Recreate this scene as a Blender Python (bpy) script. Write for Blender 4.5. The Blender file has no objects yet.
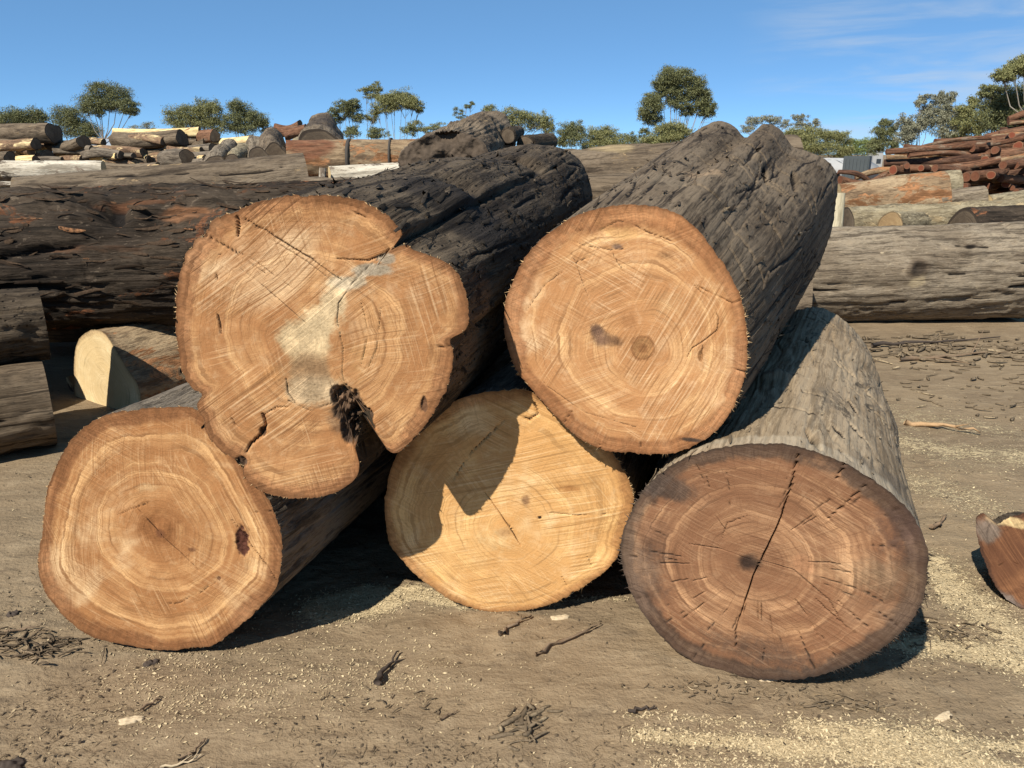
import bpy, math, random
import numpy as np
from mathutils import Vector

# ------------------------------------------------------------------ camera, sky, sun, exposure
SC = bpy.context.scene
COL = SC.collection
F_PX, CX, CY = 770.0, 512.0, 384.0
CAM_H = 1.6
PITCH = math.radians(16.6)
cam_data = bpy.data.cameras.new('camera')
cam_data.sensor_width = 36.0
cam_data.lens = 36.0 * F_PX / 1024.0
cam_data.clip_start = 0.05
cam_data.clip_end = 6000.0
cam = bpy.data.objects.new('camera', cam_data)
COL.objects.link(cam)
cam.location = (0, 0, CAM_H)
cam.rotation_euler = (math.radians(90) - PITCH, 0, 0)
SC.camera = cam

SUN_AZ, SUN_EL = math.radians(34.8), math.radians(44.4)     # the light travels this far to the right of straight ahead
world = bpy.data.worlds.new('World')
SC.world = world
world.use_nodes = True
wn = world.node_tree
sky = wn.nodes.new('ShaderNodeTexSky')
sky.sky_type = 'NISHITA'
sky.sun_disc = False
sky.sun_elevation = SUN_EL
sky.sun_rotation = math.radians(180) + SUN_AZ
sky.air_density = 0.38
sky.dust_density = 0.0
sky.ozone_density = 6.0
sky.altitude = 600
wbg = wn.nodes['Background']
wbg.inputs['Strength'].default_value = 0.090
# thin high cirrus: one patch of streaks low in the sky to the right
wtc = wn.nodes.new('ShaderNodeTexCoord')


def wnode(ty, **ins):
    nd = wn.nodes.new(ty)
    for k_, v_ in ins.items():
        if hasattr(v_, 'is_linked'):
            wn.links.new(v_, nd.inputs[k_])
        else:
            nd.inputs[k_].default_value = v_
    return nd


wmp = wnode('ShaderNodeMapping', Vector=wtc.outputs['Generated'], Scale=(3.2, 3.2, 24.0), Rotation=(0.0, 0.13, 0.0), Location=(0.4, 0.1, 0.3))
wnz = wnode('ShaderNodeTexNoise', Vector=wmp.outputs['Vector'], Scale=1.5, Detail=7.0, Roughness=0.55, Distortion=0.35)
wfine = wnode('ShaderNodeMapRange', Value=wnz.outputs['Fac'])
wfine.interpolation_type = 'SMOOTHSTEP'
wfine.inputs[1].default_value, wfine.inputs[2].default_value = 0.40, 0.70
wdot = wn.nodes.new('ShaderNodeVectorMath')
wdot.operation = 'DOT_PRODUCT'
wn.links.new(wtc.outputs['Generated'], wdot.inputs[0])
wdot.inputs[1].default_value = Vector((0.50, 0.86, 0.11)).normalized()
wpatch = wnode('ShaderNodeMapRange', Value=wdot.outputs['Value'])
wpatch.interpolation_type = 'SMOOTHSTEP'
wpatch.inputs[1].default_value, wpatch.inputs[2].default_value = 0.962, 0.996
wpatch.inputs[4].default_value = 0.58
wmul = wn.nodes.new('ShaderNodeMath')
wmul.operation = 'MULTIPLY'
wn.links.new(wfine.outputs[0], wmul.inputs[0])
wn.links.new(wpatch.outputs[0], wmul.inputs[1])
wtint = wn.nodes.new('ShaderNodeMix')
wtint.data_type = 'RGBA'
wtint.blend_type = 'MULTIPLY'
wtint.inputs[0].default_value = 1.0
wtint.inputs[7].default_value = (0.95, 1.09, 1.03, 1)
wn.links.new(sky.outputs[0], wtint.inputs[6])
wmx = wn.nodes.new('ShaderNodeMix')
wmx.data_type = 'RGBA'
wmx.inputs[7].default_value = (4.3, 4.9, 5.6, 1)
wn.links.new(wmul.outputs[0], wmx.inputs[0])
wev = wn.nodes.new('ShaderNodeMix')          # flat blue mixed over the whole dome to even out and lift the sky
wev.data_type = 'RGBA'
wev.inputs[0].default_value = 0.42
wev.inputs[7].default_value = (1.55, 3.55, 6.3, 1)
wn.links.new(wtint.outputs[2], wev.inputs[6])
wn.links.new(wev.outputs[2], wmx.inputs[6])
wn.links.new(wmx.outputs[2], wbg.inputs['Color'])

sun_data = bpy.data.lights.new('sun', 'SUN')
sun_data.energy = 5.0
sun_data.angle = math.radians(0.5)
sun_data.color = (1.0, 0.94, 0.84)
sun = bpy.data.objects.new('sun', sun_data)
COL.objects.link(sun)
SUN_DIR = Vector((math.sin(SUN_AZ) * math.cos(SUN_EL), math.cos(SUN_AZ) * math.cos(SUN_EL), -math.sin(SUN_EL)))
sun.rotation_euler = SUN_DIR.to_track_quat('-Z', 'Y').to_euler()
sun.location = (-8, -16, 9)

SC.view_settings.view_transform = 'Standard'
SC.view_settings.look = 'None'
SC.view_settings.exposure = 0.58
SC.view_settings.gamma = 1.0
SC.view_settings.use_curve_mapping = False

# ------------------------------------------------------------------ helpers: pixels to places
FW = np.array([0, math.cos(PITCH), -math.sin(PITCH)])
UP = np.array([0, math.sin(PITCH), math.cos(PITCH)])
RT = np.array([1.0, 0, 0])
CAMP = np.array([0, 0, CAM_H])
Z = np.array([0, 0, 1.0])


def ray(px, py):
    return FW + RT * ((px - CX) / F_PX) + UP * ((CY - py) / F_PX)


def at(px, py, y):
    d = ray(px, py)
    return CAMP + d * (y / d[1])


def ground_at(px, py, z=0.0):
    d = ray(px, py)
    return CAMP + d * ((z - CAM_H) / d[2])


def on_plane(px, py, o, n):
    d = ray(px, py)
    return CAMP + d * (np.dot(o - CAMP, n) / np.dot(d, n))


def px_m(y):
    """metres per pixel near distance y"""
    return y / F_PX


# ------------------------------------------------------------------ helpers: numpy noise
def _h(ix, iy, iz, seed):
    h = (ix.astype(np.uint32) * np.uint32(374761393) + iy.astype(np.uint32) * np.uint32(668265263)
         + iz.astype(np.uint32) * np.uint32(2147483647) + np.uint32((seed * 974634777) & 0xffffffff))
    h = (h ^ (h >> np.uint32(13))) * np.uint32(1274126177)
    h = h ^ (h >> np.uint32(16))
    h = h * np.uint32(2246822519)
    h = h ^ (h >> np.uint32(15))
    return (h & np.uint32(0xffffff)).astype(np.float32) / np.float32(0xffffff)


def vn(P, seed=0):
    P = np.asarray(P, dtype=np.float32)
    i = np.floor(P).astype(np.int64)
    f = P - i
    f = f * f * f * (f * (f * 6 - 15) + 10)
    x, y, z = i[..., 0], i[..., 1], i[..., 2]
    fx, fy, fz = f[..., 0], f[..., 1], f[..., 2]
    r = 0
    for dz in (0, 1):
        wz = fz if dz else 1 - fz
        for dy in (0, 1):
            wy = fy if dy else 1 - fy
            a = _h(x, y + dy, z + dz, seed)
            b = _h(x + 1, y + dy, z + dz, seed)
            r = r + wz * wy * (a + (b - a) * fx)
    return r * 2 - 1


def fbm(P, octv=4, seed=0, gain=0.5):
    P = np.asarray(P, dtype=np.float32)
    r, a, t = 0, 1.0, 0
    for k in range(octv):
        r = r + a * vn(P * (2 ** k) + 17.3 * k, seed + k * 7)
        t += a
        a *= gain
    return r / t


def sst(a, b, x):
    t = np.clip((x - a) / (b - a), 0, 1)
    return t * t * (3 - 2 * t)


# ------------------------------------------------------------------ helpers: objects
def mesh_obj(name, verts, polys, mat=None, parent=None, smooth=True, attrs=None, mats=None, midx=None):
    """polys: list of int arrays of shape (n,k)"""
    me = bpy.data.meshes.new(name)
    verts = np.asarray(verts, dtype=np.float32)
    polys = [np.asarray(p, dtype=np.int32) for p in polys if len(p)]
    nl = sum(p.size for p in polys)
    nf = sum(p.shape[0] for p in polys)
    me.vertices.add(len(verts))
    me.vertices.foreach_set('co', verts.ravel())
    me.loops.add(nl)
    me.loops.foreach_set('vertex_index', np.concatenate([p.ravel() for p in polys]))
    me.polygons.add(nf)
    starts, o = [], 0
    for p in polys:
        starts.append(o + np.arange(p.shape[0]) * p.shape[1])
        o += p.size
    me.polygons.foreach_set('loop_start', np.concatenate(starts).astype(np.int32))
    if smooth:
        me.polygons.foreach_set('use_smooth', np.ones(nf, dtype=bool))
    for m in (mats or ([mat] if mat else [])):
        me.materials.append(m)
    if midx is not None:
        me.polygons.foreach_set('material_index', np.asarray(midx, dtype=np.int32))
    for k, v in (attrs or {}).items():
        v = np.asarray(v, dtype=np.float32)
        if v.ndim == 1:
            a = me.attributes.new(k, 'FLOAT', 'POINT')
            a.data.foreach_set('value', v)
        elif v.shape[1] == 3:
            a = me.attributes.new(k, 'FLOAT_VECTOR', 'POINT')
            a.data.foreach_set('vector', v.ravel())
        else:
            a = me.attributes.new(k, 'FLOAT_COLOR', 'POINT')
            a.data.foreach_set('color', v.ravel())
    me.update(calc_edges=True)
    me.validate()
    ob = bpy.data.objects.new(name, me)
    COL.objects.link(ob)
    if parent:
        ob.parent = parent
        ob.matrix_parent_inverse = parent.matrix_world.inverted() if False else ob.matrix_parent_inverse
    return ob


def tag(o, label=None, cat=None, group=None, kind=None):
    if label: o['label'] = label
    if cat: o['category'] = cat
    if group: o['group'] = group
    if kind: o['kind'] = kind
    return o


def empty(name, label, cat, group=None, loc=(0, 0, 0)):
    e = bpy.data.objects.new(name, None)
    e.empty_display_size = 0.2
    COL.objects.link(e)
    e.location = loc
    return tag(e, label, cat, group)


def grid_quads(nr, nc, wrap=False):
    r = np.arange(nr - 1)[:, None]
    c = np.arange(nc if wrap else nc - 1)[None, :]
    a = r * nc + c
    b = r * nc + (c + 1) % nc
    return np.stack([a, b, b + nc, a + nc], -1).reshape(-1, 4)


# ------------------------------------------------------------------ helpers: materials
class NT:
    def __init__(self, name):
        self.m = bpy.data.materials.new(name)
        self.m.use_nodes = True
        self.t = self.m.node_tree
        self.b = self.t.nodes['Principled BSDF']

    def put(self, sock, v):
        if hasattr(v, 'is_linked'):
            self.t.links.new(v, sock)
        else:
            if isinstance(v, (tuple, list)) and len(v) == 3 and sock.type == 'RGBA':
                v = (*v, 1)
            sock.default_value = v

    def node(self, ty, props=None, **ins):
        n = self.t.nodes.new(ty)
        for k, v in (props or {}).items():
            setattr(n, k, v)
        for k, v in ins.items():
            self.put(n.inputs[k.replace('_', ' ')], v)
        return n

    def attr(self, name, out='Vector'):
        return self.node('ShaderNodeAttribute', {'attribute_name': name}).outputs[out]

    def obj_co(self):
        return self.node('ShaderNodeTexCoord').outputs['Object']

    def mapv(self, v, scale=(1, 1, 1), rot=(0, 0, 0), loc=(0, 0, 0)):
        return self.node('ShaderNodeMapping', None, Vector=v, Scale=scale, Rotation=rot, Location=loc).outputs[0]

    def noise(self, v, scale=5.0, detail=3.0, rough=0.5, dist=0.0):
        return self.node('ShaderNodeTexNoise', None, Vector=v, Scale=scale, Detail=detail, Roughness=rough, Distortion=dist).outputs['Fac']

    def noise1(self, w, scale=5.0, detail=2.0, rough=0.5):
        n = self.node('ShaderNodeTexNoise', {'noise_dimensions': '1D'}, W=w, Scale=scale, Detail=detail, Roughness=rough)
        return n.outputs['Fac']

    def vor(self, v, scale=5.0, feature='F1', out='Distance'):
        return self.node('ShaderNodeTexVoronoi', {'feature': feature}, Vector=v, Scale=scale).outputs[out]

    def math(self, op, a, b=0.0, clamp=False):
        n = self.t.nodes.new('ShaderNodeMath')
        n.operation = op
        n.use_clamp = clamp
        self.put(n.inputs[0], a)
        self.put(n.inputs[1], b)
        return n.outputs[0]

    def ss(self, x, a, b):
        n = self.t.nodes.new('ShaderNodeMapRange')
        n.interpolation_type = 'SMOOTHSTEP'
        self.put(n.inputs[0], x)
        n.inputs[1].default_value, n.inputs[2].default_value = a, b
        n.inputs[3].default_value, n.inputs[4].default_value = 0, 1
        return n.outputs[0]

    def mix(self, f, a, b, blend='MIX'):
        n = self.t.nodes.new('ShaderNodeMix')
        n.data_type = 'RGBA'
        n.blend_type = blend
        self.put(n.inputs[0], f)
        self.put(n.inputs[6], a)
        self.put(n.inputs[7], b)
        return n.outputs[2]

    def ramp(self, f, stops):
        n = self.t.nodes.new('ShaderNodeValToRGB')
        cr = n.color_ramp
        while len(cr.elements) < len(stops):
            cr.elements.new(0.5)
        for e, (p, c) in zip(cr.elements, stops):
            e.position = p
            e.color = (*c, 1)
        self.put(n.inputs[0], f)
        return n.outputs[0]

    def sep(self, v):
        return self.node('ShaderNodeSeparateXYZ', None, Vector=v).outputs

    def bump(self, h, strength=0.5, dist=0.01, normal=None):
        n = self.node('ShaderNodeBump', None, Height=h, Strength=strength, Distance=dist)
        if normal is not None:
            self.put(n.inputs['Normal'], normal)
        return n.outputs[0]

    def done(self, col, rough=0.85, normal=None, spec=0.25):
        self.put(self.b.inputs['Base Color'], col)
        self.put(self.b.inputs['Roughness'], rough)
        self.b.inputs['Specular IOR Level'].default_value = spec
        if normal is not None:
            self.put(self.b.inputs['Normal'], normal)
        return self.m


def scl(c, k):
    return tuple(x * k for x in c)


def wood_face(name, light, dark, rim, rimw=0.10, rings=26.0, scratch=((0.5, 0.5), (-0.9, 0.4)), ring_c=0.55, pale=(0.74, 0.52, 0.28), rays=0.5, seed=0.0):
    """sawn end grain: attribute fuv = (u, v, ring radius 0..1), fang = (cos, sin, ring radius), stain = colour + amount"""
    n = NT(name)
    fuv, fang = n.attr('fuv'), n.attr('fang')
    uvz = n.mapv(fuv, (1, 1, 0), (0, 0, 0), (seed, seed * 0.7, 0))
    rr = n.sep(fuv)[2]
    warp = n.noise(uvz, 4.0, 5.0, 0.6)
    rw = n.math('ADD', rr, n.math('MULTIPLY', n.math('SUBTRACT', warp, 0.5), 0.17))
    coarse = n.noise1(rw, rings * 0.30, 2.0, 0.6)
    fine = n.noise1(rw, rings * 2.2, 3.0, 0.75)
    line = n.ss(n.noise1(rw, rings * 0.8, 3.0, 0.6), 0.57, 0.66)
    big = n.noise(uvz, 3.4, 6.0, 0.68, 0.5)
    blot = n.noise(uvz, 17.0, 6.0, 0.75, 0.5)
    grit = n.noise(uvz, 120.0, 4.0, 0.7)
    f = n.math('ADD', n.math('MULTIPLY', coarse, ring_c), n.math('MULTIPLY', big, 0.9))
    f = n.math('SUBTRACT', f, 0.22 + 0.5 * ring_c - 0.25)
    col = n.mix(n.ss(f, 0.18, 0.56), light, dark)
    tone = n.noise(n.mapv(uvz, (1, 1, 1), (0, 0, 0), (11, 3, 0)), 2.2, 4.0, 0.6, 0.6)
    col = n.mix(n.math('MULTIPLY', n.ss(tone, 0.50, 0.68), 0.55), col, scl(dark, 0.85))
    col = n.mix(n.math('MULTIPLY', n.ss(n.math('SUBTRACT', 1.0, tone), 0.52, 0.68), 0.45), col, pale)
    col = n.mix(n.math('MULTIPLY', n.math('MULTIPLY', line, n.ss(n.noise(uvz, 6.0, 3.0), 0.42, 0.62)), 0.75), col, scl(dark, 0.60))
    col = n.mix(n.math('MULTIPLY', n.math('MULTIPLY', n.ss(fine, 0.44, 0.64), n.ss(n.noise(n.mapv(uvz, (1, 1, 1), (0, 0, 0), (4, 8, 0)), 5.0, 4.0, 0.6), 0.36, 0.62)), 0.62), col, scl(dark, 0.72))
    col = n.mix(n.math('MULTIPLY', n.ss(blot, 0.50, 0.70), 0.16), col, pale)
    # rays: radial flecks
    ray_n = n.noise(n.mapv(fang, (38, 38, 2.2)), 1.6, 4.0, 0.65)
    col = n.mix(n.math('MULTIPLY', n.ss(ray_n, 0.53, 0.68), rays), col, scl(dark, 0.68))
    # chainsaw scratches in two or three directions, each in its own region
    hts = None
    for k, (ang, amt) in enumerate(scratch):
        wav = n.noise(n.mapv(fuv, (1, 1, 0), (0, 0, 0), (k * 2.2, 4.4, 0)), 2.2, 1.0)
        an = n.math('ADD', ang, n.math('MULTIPLY', n.math('SUBTRACT', wav, 0.5), 0.22))
        rv = n.node('ShaderNodeVectorRotate', {'rotation_type': 'Z_AXIS'}, Vector=n.mapv(fuv, (1, 1, 0)), Angle=an).outputs[0]
        sv = n.mapv(rv, (2.2, 150.0, 1), (0, 0, 0), (k * 3.7 + seed, k * 1.3, 0))
        sn = n.noise(sv, 1.0, 4.0, 0.7, 0.1)
        if k < 2:
            rn = n.noise(n.mapv(fuv, (1, 1, 0), (0, 0, 0), (2 + seed, 0, 0)), 3.0, 2.0)
            reg = n.ss(rn, 0.49, 0.58) if k else n.math('SUBTRACT', 1.0, n.ss(rn, 0.42, 0.51))
        else:
            reg = n.ss(n.noise(n.mapv(fuv, (1, 1, 0), (0, 0, 0), (k * 5.1 + 2 + seed, 0, 0)), 3.4, 3.0), 0.54, 0.64)
        bn = n.noise(n.mapv(rv, (1.6, 34.0, 1), (0, 0, 0), (k * 1.9 + seed, 3.0, 0)), 1.0, 3.0, 0.6, 0.2)
        col = n.mix(n.math('MULTIPLY', n.math('MULTIPLY', n.ss(bn, 0.50, 0.66), reg), amt * 0.55), col, scl(dark, 0.85))
        li = n.math('MULTIPLY', n.math('MULTIPLY', n.ss(sn, 0.52, 0.68), reg), amt * 0.50)
        dk = n.math('MULTIPLY', n.math('MULTIPLY', n.ss(n.math('SUBTRACT', 1.0, sn), 0.52, 0.66), reg), amt * 1.35)
        col = n.mix(li, col, pale)
        col = n.mix(dk, col, scl(dark, 0.58))
        h = n.math('MULTIPLY', n.math('MULTIPLY', sn, reg), amt)
        hts = h if hts is None else n.math('ADD', hts, h)
    col = n.mix(n.math('MULTIPLY', n.ss(grit, 0.54, 0.68), 0.30), col, scl(dark, 0.6))
    # sapwood / inner bark rim
    rj = n.math('ADD', rr, n.math('MULTIPLY', n.math('SUBTRACT', n.noise(uvz, 4.0, 6.0, 0.68, 0.4), 0.5), 0.26))
    rm = n.ss(rj, 1 - rimw - 0.035, 1 - rimw + 0.02)
    rimc = n.mix(n.ss(n.noise(n.mapv(fang, (30, 30, 12)), 1.0, 5.0, 0.75), 0.42, 0.60), scl(rim, 1.22), scl(rim, 0.80))
    bw0 = n.node('ShaderNodeRGBToBW', None, Color=col).outputs[0]
    ll = 0.2126 * light[0] + 0.7152 * light[1] + 0.0722 * light[2]
    dt = n.math('MINIMUM', n.math('MULTIPLY', bw0, 1.0 / (ll * 0.78)), 1.5)
    dtc = n.node('ShaderNodeCombineXYZ', None, X=dt, Y=dt, Z=dt).outputs[0]
    rimc = n.mix(0.8, rimc, n.mix(1.0, rimc, dtc, 'MULTIPLY'))
    col = n.mix(n.math('MULTIPLY', rm, 0.78), col, rimc)
    edge = n.ss(n.math('ADD', rr, n.math('MULTIPLY', n.math('SUBTRACT', blot, 0.5), 0.06)), 0.968, 1.0)
    col = n.mix(n.math('MULTIPLY', edge, 0.65), col, scl(rim, 0.35))
    st = n.node('ShaderNodeAttribute', {'attribute_name': 'stain'})
    stn = n.mix(1.0, st.outputs['Color'], n.ramp(n.math('ADD', n.math('MULTIPLY', blot, 0.5), n.math('MULTIPLY', grit, 0.5)), [(0.32, (0.45, 0.42, 0.38)), (0.5, (0.95, 0.95, 0.95)), (0.68, (1.25, 1.25, 1.25))]), 'MULTIPLY')
    stn = n.mix(0.85, stn, n.mix(1.0, stn, dtc, 'MULTIPLY'))
    crisp = n.noise(uvz, 38.0, 6.0, 0.8, 0.3)
    al = st.outputs['Alpha']
    sa = n.math('ADD', al, n.math('MULTIPLY', n.math('SUBTRACT', crisp, 0.5), n.math('MULTIPLY', n.ss(al, 0.0, 0.25), n.math('SUBTRACT', 2.6, n.math('MULTIPLY', al, 2.4)))))
    sa = n.math('MULTIPLY', n.ss(sa, 0.15, 0.80), n.ss(al, 0.0, 0.9))
    col = n.mix(sa, col, stn)
    hh = n.math('ADD', n.math('ADD', hts, n.math('MULTIPLY', grit, 0.4)), n.math('MULTIPLY', fine, 0.3))
    return n.done(col, 0.82, n.bump(hh, 0.6, 0.005), 0.15)


def bark_mat(name, a, b, c, grain=(30, 30, 3.0), patch=None, patch_lo=0.55, bump=0.6, fleck=None, fleck_amt=0.35, grain_amt=0.75, pits=0.0, rough=0.9, patch_s=4.0):
    """log side: attribute lc = straightened (x, y, length) in metres; a mid, b dark, c light"""
    n = NT(name)
    lc = n.attr('lc')
    wob = n.node('ShaderNodeTexNoise', None, Vector=lc, Scale=3.0, Detail=3.0).outputs['Color']
    lw = n.node('ShaderNodeVectorMath', {'operation': 'MULTIPLY_ADD'}).outputs[0]
    vm = lw.node
    n.put(vm.inputs[0], wob)
    vm.inputs[1].default_value = (0.035, 0.035, 0.08)
    n.put(vm.inputs[2], lc)
    g1 = n.noise(n.mapv(lw, grain), 1.0, 6.0, 0.72, 0.1)
    g2 = n.noise(n.mapv(lw, (grain[0] * 3.6, grain[1] * 3.6, grain[2] * 2.4)), 1.0, 4.0, 0.7)
    big = n.noise(n.mapv(lc, (1, 1, 0.5)), 2.6, 6.0, 0.68, 0.3)
    med = n.noise(n.mapv(lw, (1, 1, 0.28)), 15.0, 6.0, 0.72, 0.2)
    fi = n.noise(n.mapv(lw, (1, 1, 0.16)), 95.0, 4.0, 0.7)
    col = n.mix(n.ss(big, 0.40, 0.60), a, c)
    gi = n.math('SUBTRACT', 1.0, g1)
    col = n.mix(n.math('MULTIPLY', n.ss(gi, 0.50, 0.62), grain_amt), col, b)
    col = n.mix(n.math('MULTIPLY', n.ss(g1, 0.56, 0.68), 0.45), col, scl(c, 1.25))
    col = n.mix(n.math('MULTIPLY', n.ss(n.math('SUBTRACT', 1.0, g2), 0.53, 0.64), 0.55 * grain_amt + 0.1), col, scl(b, 1.15))
    col = n.mix(n.math('MULTIPLY', n.ss(g2, 0.56, 0.68), 0.40), col, scl(c, 1.3))
    col = n.mix(n.math('MULTIPLY', n.ss(med, 0.54, 0.66), 0.60), col, scl(b, 1.2))
    if patch:
        p = n.noise(n.mapv(lc, (1, 1, 0.45), (0, 0, 0), (3.1, 1.7, 5.2)), patch_s, 7.0, 0.75, 0.6)
        col = n.mix(n.ss(p, patch_lo, patch_lo + 0.05), col, n.mix(n.ss(g1, 0.42, 0.56), patch, scl(patch, 0.45)))
    if fleck:
        p = n.noise(n.mapv(lc, (1, 1, 0.4), (0, 0, 0), (7.7, 0, 1)), 40.0, 4.0, 0.65, 0.4)
        col = n.mix(n.math('MULTIPLY', n.ss(p, 0.60, 0.66), fleck_amt), col, fleck)
    col = n.mix(n.math('MULTIPLY', n.ss(fi, 0.52, 0.68), 0.5), col, scl(b, 0.9))
    h = n.math('ADD', n.math('MULTIPLY', g1, 1.0), n.math('ADD', n.math('MULTIPLY', g2, 0.55), n.math('MULTIPLY', fi, 0.5)))
    if pits:
        v = n.vor(n.mapv(lw, (1, 1, 0.7)), 46.0)
        pit = n.math('SUBTRACT', 1.0, n.ss(v, 0.10, 0.30))
        pit = n.math('MULTIPLY', pit, n.ss(med, 0.46, 0.54))
        h = n.math('SUBTRACT', h, n.math('MULTIPLY', pit, pits))
        col = n.mix(n.math('MULTIPLY', pit, 0.8), col, scl(b, 0.45))
    st = n.node('ShaderNodeAttribute', {'attribute_name': 'stain'})
    al = st.outputs['Alpha']
    sa = n.math('ADD', al, n.math('MULTIPLY', n.math('SUBTRACT', med, 0.5), n.math('MULTIPLY', n.ss(al, 0.0, 0.2), 1.2)))
    col = n.mix(n.math('MULTIPLY', n.ss(sa, 0.1, 0.75), n.ss(al, 0.0, 0.9)), col, n.mix(1.0, st.outputs['Color'], n.ramp(g2, [(0.35, (0.5, 0.5, 0.5)), (0.6, (1.2, 1.2, 1.2))]), 'MULTIPLY'))
    return n.done(col, rough, n.bump(h, bump, 0.016), 0.12)


def plain(name, col, var=0.3, scale=6.0, rough=0.8, bump=0.15, spec=0.3):
    n = NT(name)
    o = n.obj_co()
    f = n.noise(o, scale, 4.0, 0.6)
    return n.done(n.mix(f, scl(col, 1 - var), scl(col, 1 + var)), rough, n.bump(f, bump, 0.01), spec)


# wood ends
M_FACE_A = wood_face('end_grain_amber', (0.68, 0.405, 0.180), (0.33, 0.150, 0.056), (0.25, 0.105, 0.042), 0.10, 24, ((1.25, 0.55), (0.55, 0.35), (1.75, 0.45)), 0.8, pale=(0.84, 0.63, 0.36), rays=0.35, seed=0.0)
M_FACE_B = wood_face('end_grain_orange', (0.70, 0.420, 0.190), (0.34, 0.158, 0.061), (0.26, 0.112, 0.046), 0.09, 20, ((-0.62, 0.75), (-0.25, 0.55), (1.35, 0.45)), 0.6, pale=(0.86, 0.66, 0.40), rays=0.45, seed=3.0)
M_FACE_C = wood_face('end_grain_straw', (0.82, 0.535, 0.225), (0.54, 0.29, 0.105), (0.36, 0.17, 0.062), 0.06, 22, ((0.45, 0.55), (-0.25, 0.6), (0.9, 0.4)), 0.4, pale=(0.92, 0.75, 0.45), rays=0.3, seed=6.0)
M_FACE_D = wood_face('end_grain_honey', (0.76, 0.485, 0.230), (0.40, 0.196, 0.080), (0.28, 0.115, 0.046), 0.125, 30, ((-1.12, 0.75), (-0.45, 0.55), (0.5, 0.6)), 0.55, pale=(0.88, 0.70, 0.44), rays=0.3, seed=9.0)
M_FACE_E = wood_face('end_grain_weathered_red', (0.50, 0.285, 0.145), (0.20, 0.096, 0.048), (0.060, 0.044, 0.034), 0.11, 30, ((0.42, 0.55), (0.15, 0.45), (-0.5, 0.35)), 0.75, pale=(0.50, 0.33, 0.19), rays=0.6, seed=12.0)
M_FACE_F = wood_face('end_grain_wet_brown', (0.19, 0.085, 0.038), (0.095, 0.040, 0.019), (0.06, 0.028, 0.016), 0.08, 12, ((0.9, 0.5), (-0.4, 0.4)), 0.4, pale=(0.34, 0.16, 0.07), rays=0.3, seed=15.0)
M_FACE_PALE = wood_face('end_grain_pale', (0.76, 0.62, 0.37), (0.56, 0.41, 0.21), (0.42, 0.29, 0.15), 0.05, 14, ((0.6, 0.4),), 0.4, pale=(0.88, 0.76, 0.5), rays=0.3, seed=18.0)
M_FACE_STUB = wood_face('end_grain_dull_tan', (0.40, 0.29, 0.15), (0.26, 0.17, 0.085), (0.16, 0.11, 0.06), 0.08, 12, ((0.6, 0.4),), 0.5, pale=(0.5, 0.38, 0.2), rays=0.5, seed=27.0)
M_FACE_REDB = wood_face('end_grain_red_brown', (0.24, 0.105, 0.055), (0.12, 0.045, 0.025), (0.16, 0.085, 0.05), 0.16, 8, ((0.6, 0.4),), 0.7, pale=(0.36, 0.19, 0.11), rays=0.5, seed=29.0)
M_FACE_RED = wood_face('end_grain_red', (0.33, 0.115, 0.055), (0.18, 0.052, 0.027), (0.30, 0.17, 0.095), 0.16, 8, ((0.6, 0.4),), 0.7, pale=(0.46, 0.22, 0.12), rays=0.4, seed=21.0)
M_FACE_GREY = wood_face('end_grain_grey', (0.20, 0.150, 0.100), (0.09, 0.066, 0.045), (0.06, 0.045, 0.034), 0.1, 14, ((0.6, 0.4),), 0.6, pale=(0.28, 0.22, 0.15), rays=0.6, seed=24.0)
# log sides
M_BARK_CHAR = bark_mat('bark_charred', (0.0595, 0.0434, 0.0285), (0.0099, 0.0074, 0.0056), (0.1023, 0.0769, 0.0508), (17, 17, 1.1), patch=(0.024, 0.019, 0.015), patch_lo=0.58, bump=0.7, fleck=(0.17, 0.13, 0.09), fleck_amt=0.2, pits=1.2)
M_BARK_BURNT = bark_mat('bark_burnt_red', (0.0323, 0.0238, 0.0170), (0.0085, 0.0068, 0.0051), (0.0595, 0.0442, 0.0306), (14, 14, 1.0), patch=(0.20, 0.085, 0.040), patch_lo=0.57, bump=1.0, fleck=(0.26, 0.20, 0.14), fleck_amt=0.25)
M_BARK_D = bark_mat('wood_weathered_slate', (0.1050, 0.0756, 0.0476), (0.0196, 0.0140, 0.0091), (0.1554, 0.1162, 0.0763), (26, 26, 0.9), patch=(0.055, 0.043, 0.032), patch_lo=0.60, bump=0.42, fleck=(0.26, 0.20, 0.13), fleck_amt=0.22, grain_amt=0.8)
M_BARK_E = bark_mat('wood_weathered_tan', (0.2378, 0.1738, 0.1066), (0.0943, 0.0656, 0.0385), (0.3034, 0.2312, 0.1492), (22, 22, 0.9), patch=(0.175, 0.135, 0.092), patch_lo=0.56, bump=0.45, fleck=(0.45, 0.37, 0.25), fleck_amt=0.35, grain_amt=0.55)
M_BARK_Q = bark_mat('wood_weathered_grey', (0.1804, 0.1408, 0.0968), (0.0440, 0.0326, 0.0229), (0.2552, 0.2077, 0.1478), (18, 18, 1.3), patch=(0.40, 0.32, 0.21), patch_lo=0.60, bump=1.0, fleck=(0.42, 0.35, 0.24), fleck_amt=0.30)
M_BARK_PLAIN = bark_mat('bark_brown', (0.1232, 0.0915, 0.0607), (0.0334, 0.0246, 0.0176), (0.1892, 0.1452, 0.0986), (14, 14, 2.0), patch=(0.32, 0.225, 0.125), patch_lo=0.59, bump=0.9)
M_BARK_A = bark_mat('bark_dark_brown', (0.135, 0.107, 0.078), (0.038, 0.030, 0.023), (0.205, 0.168, 0.125), (16, 16, 2.2), bump=0.9)
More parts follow.
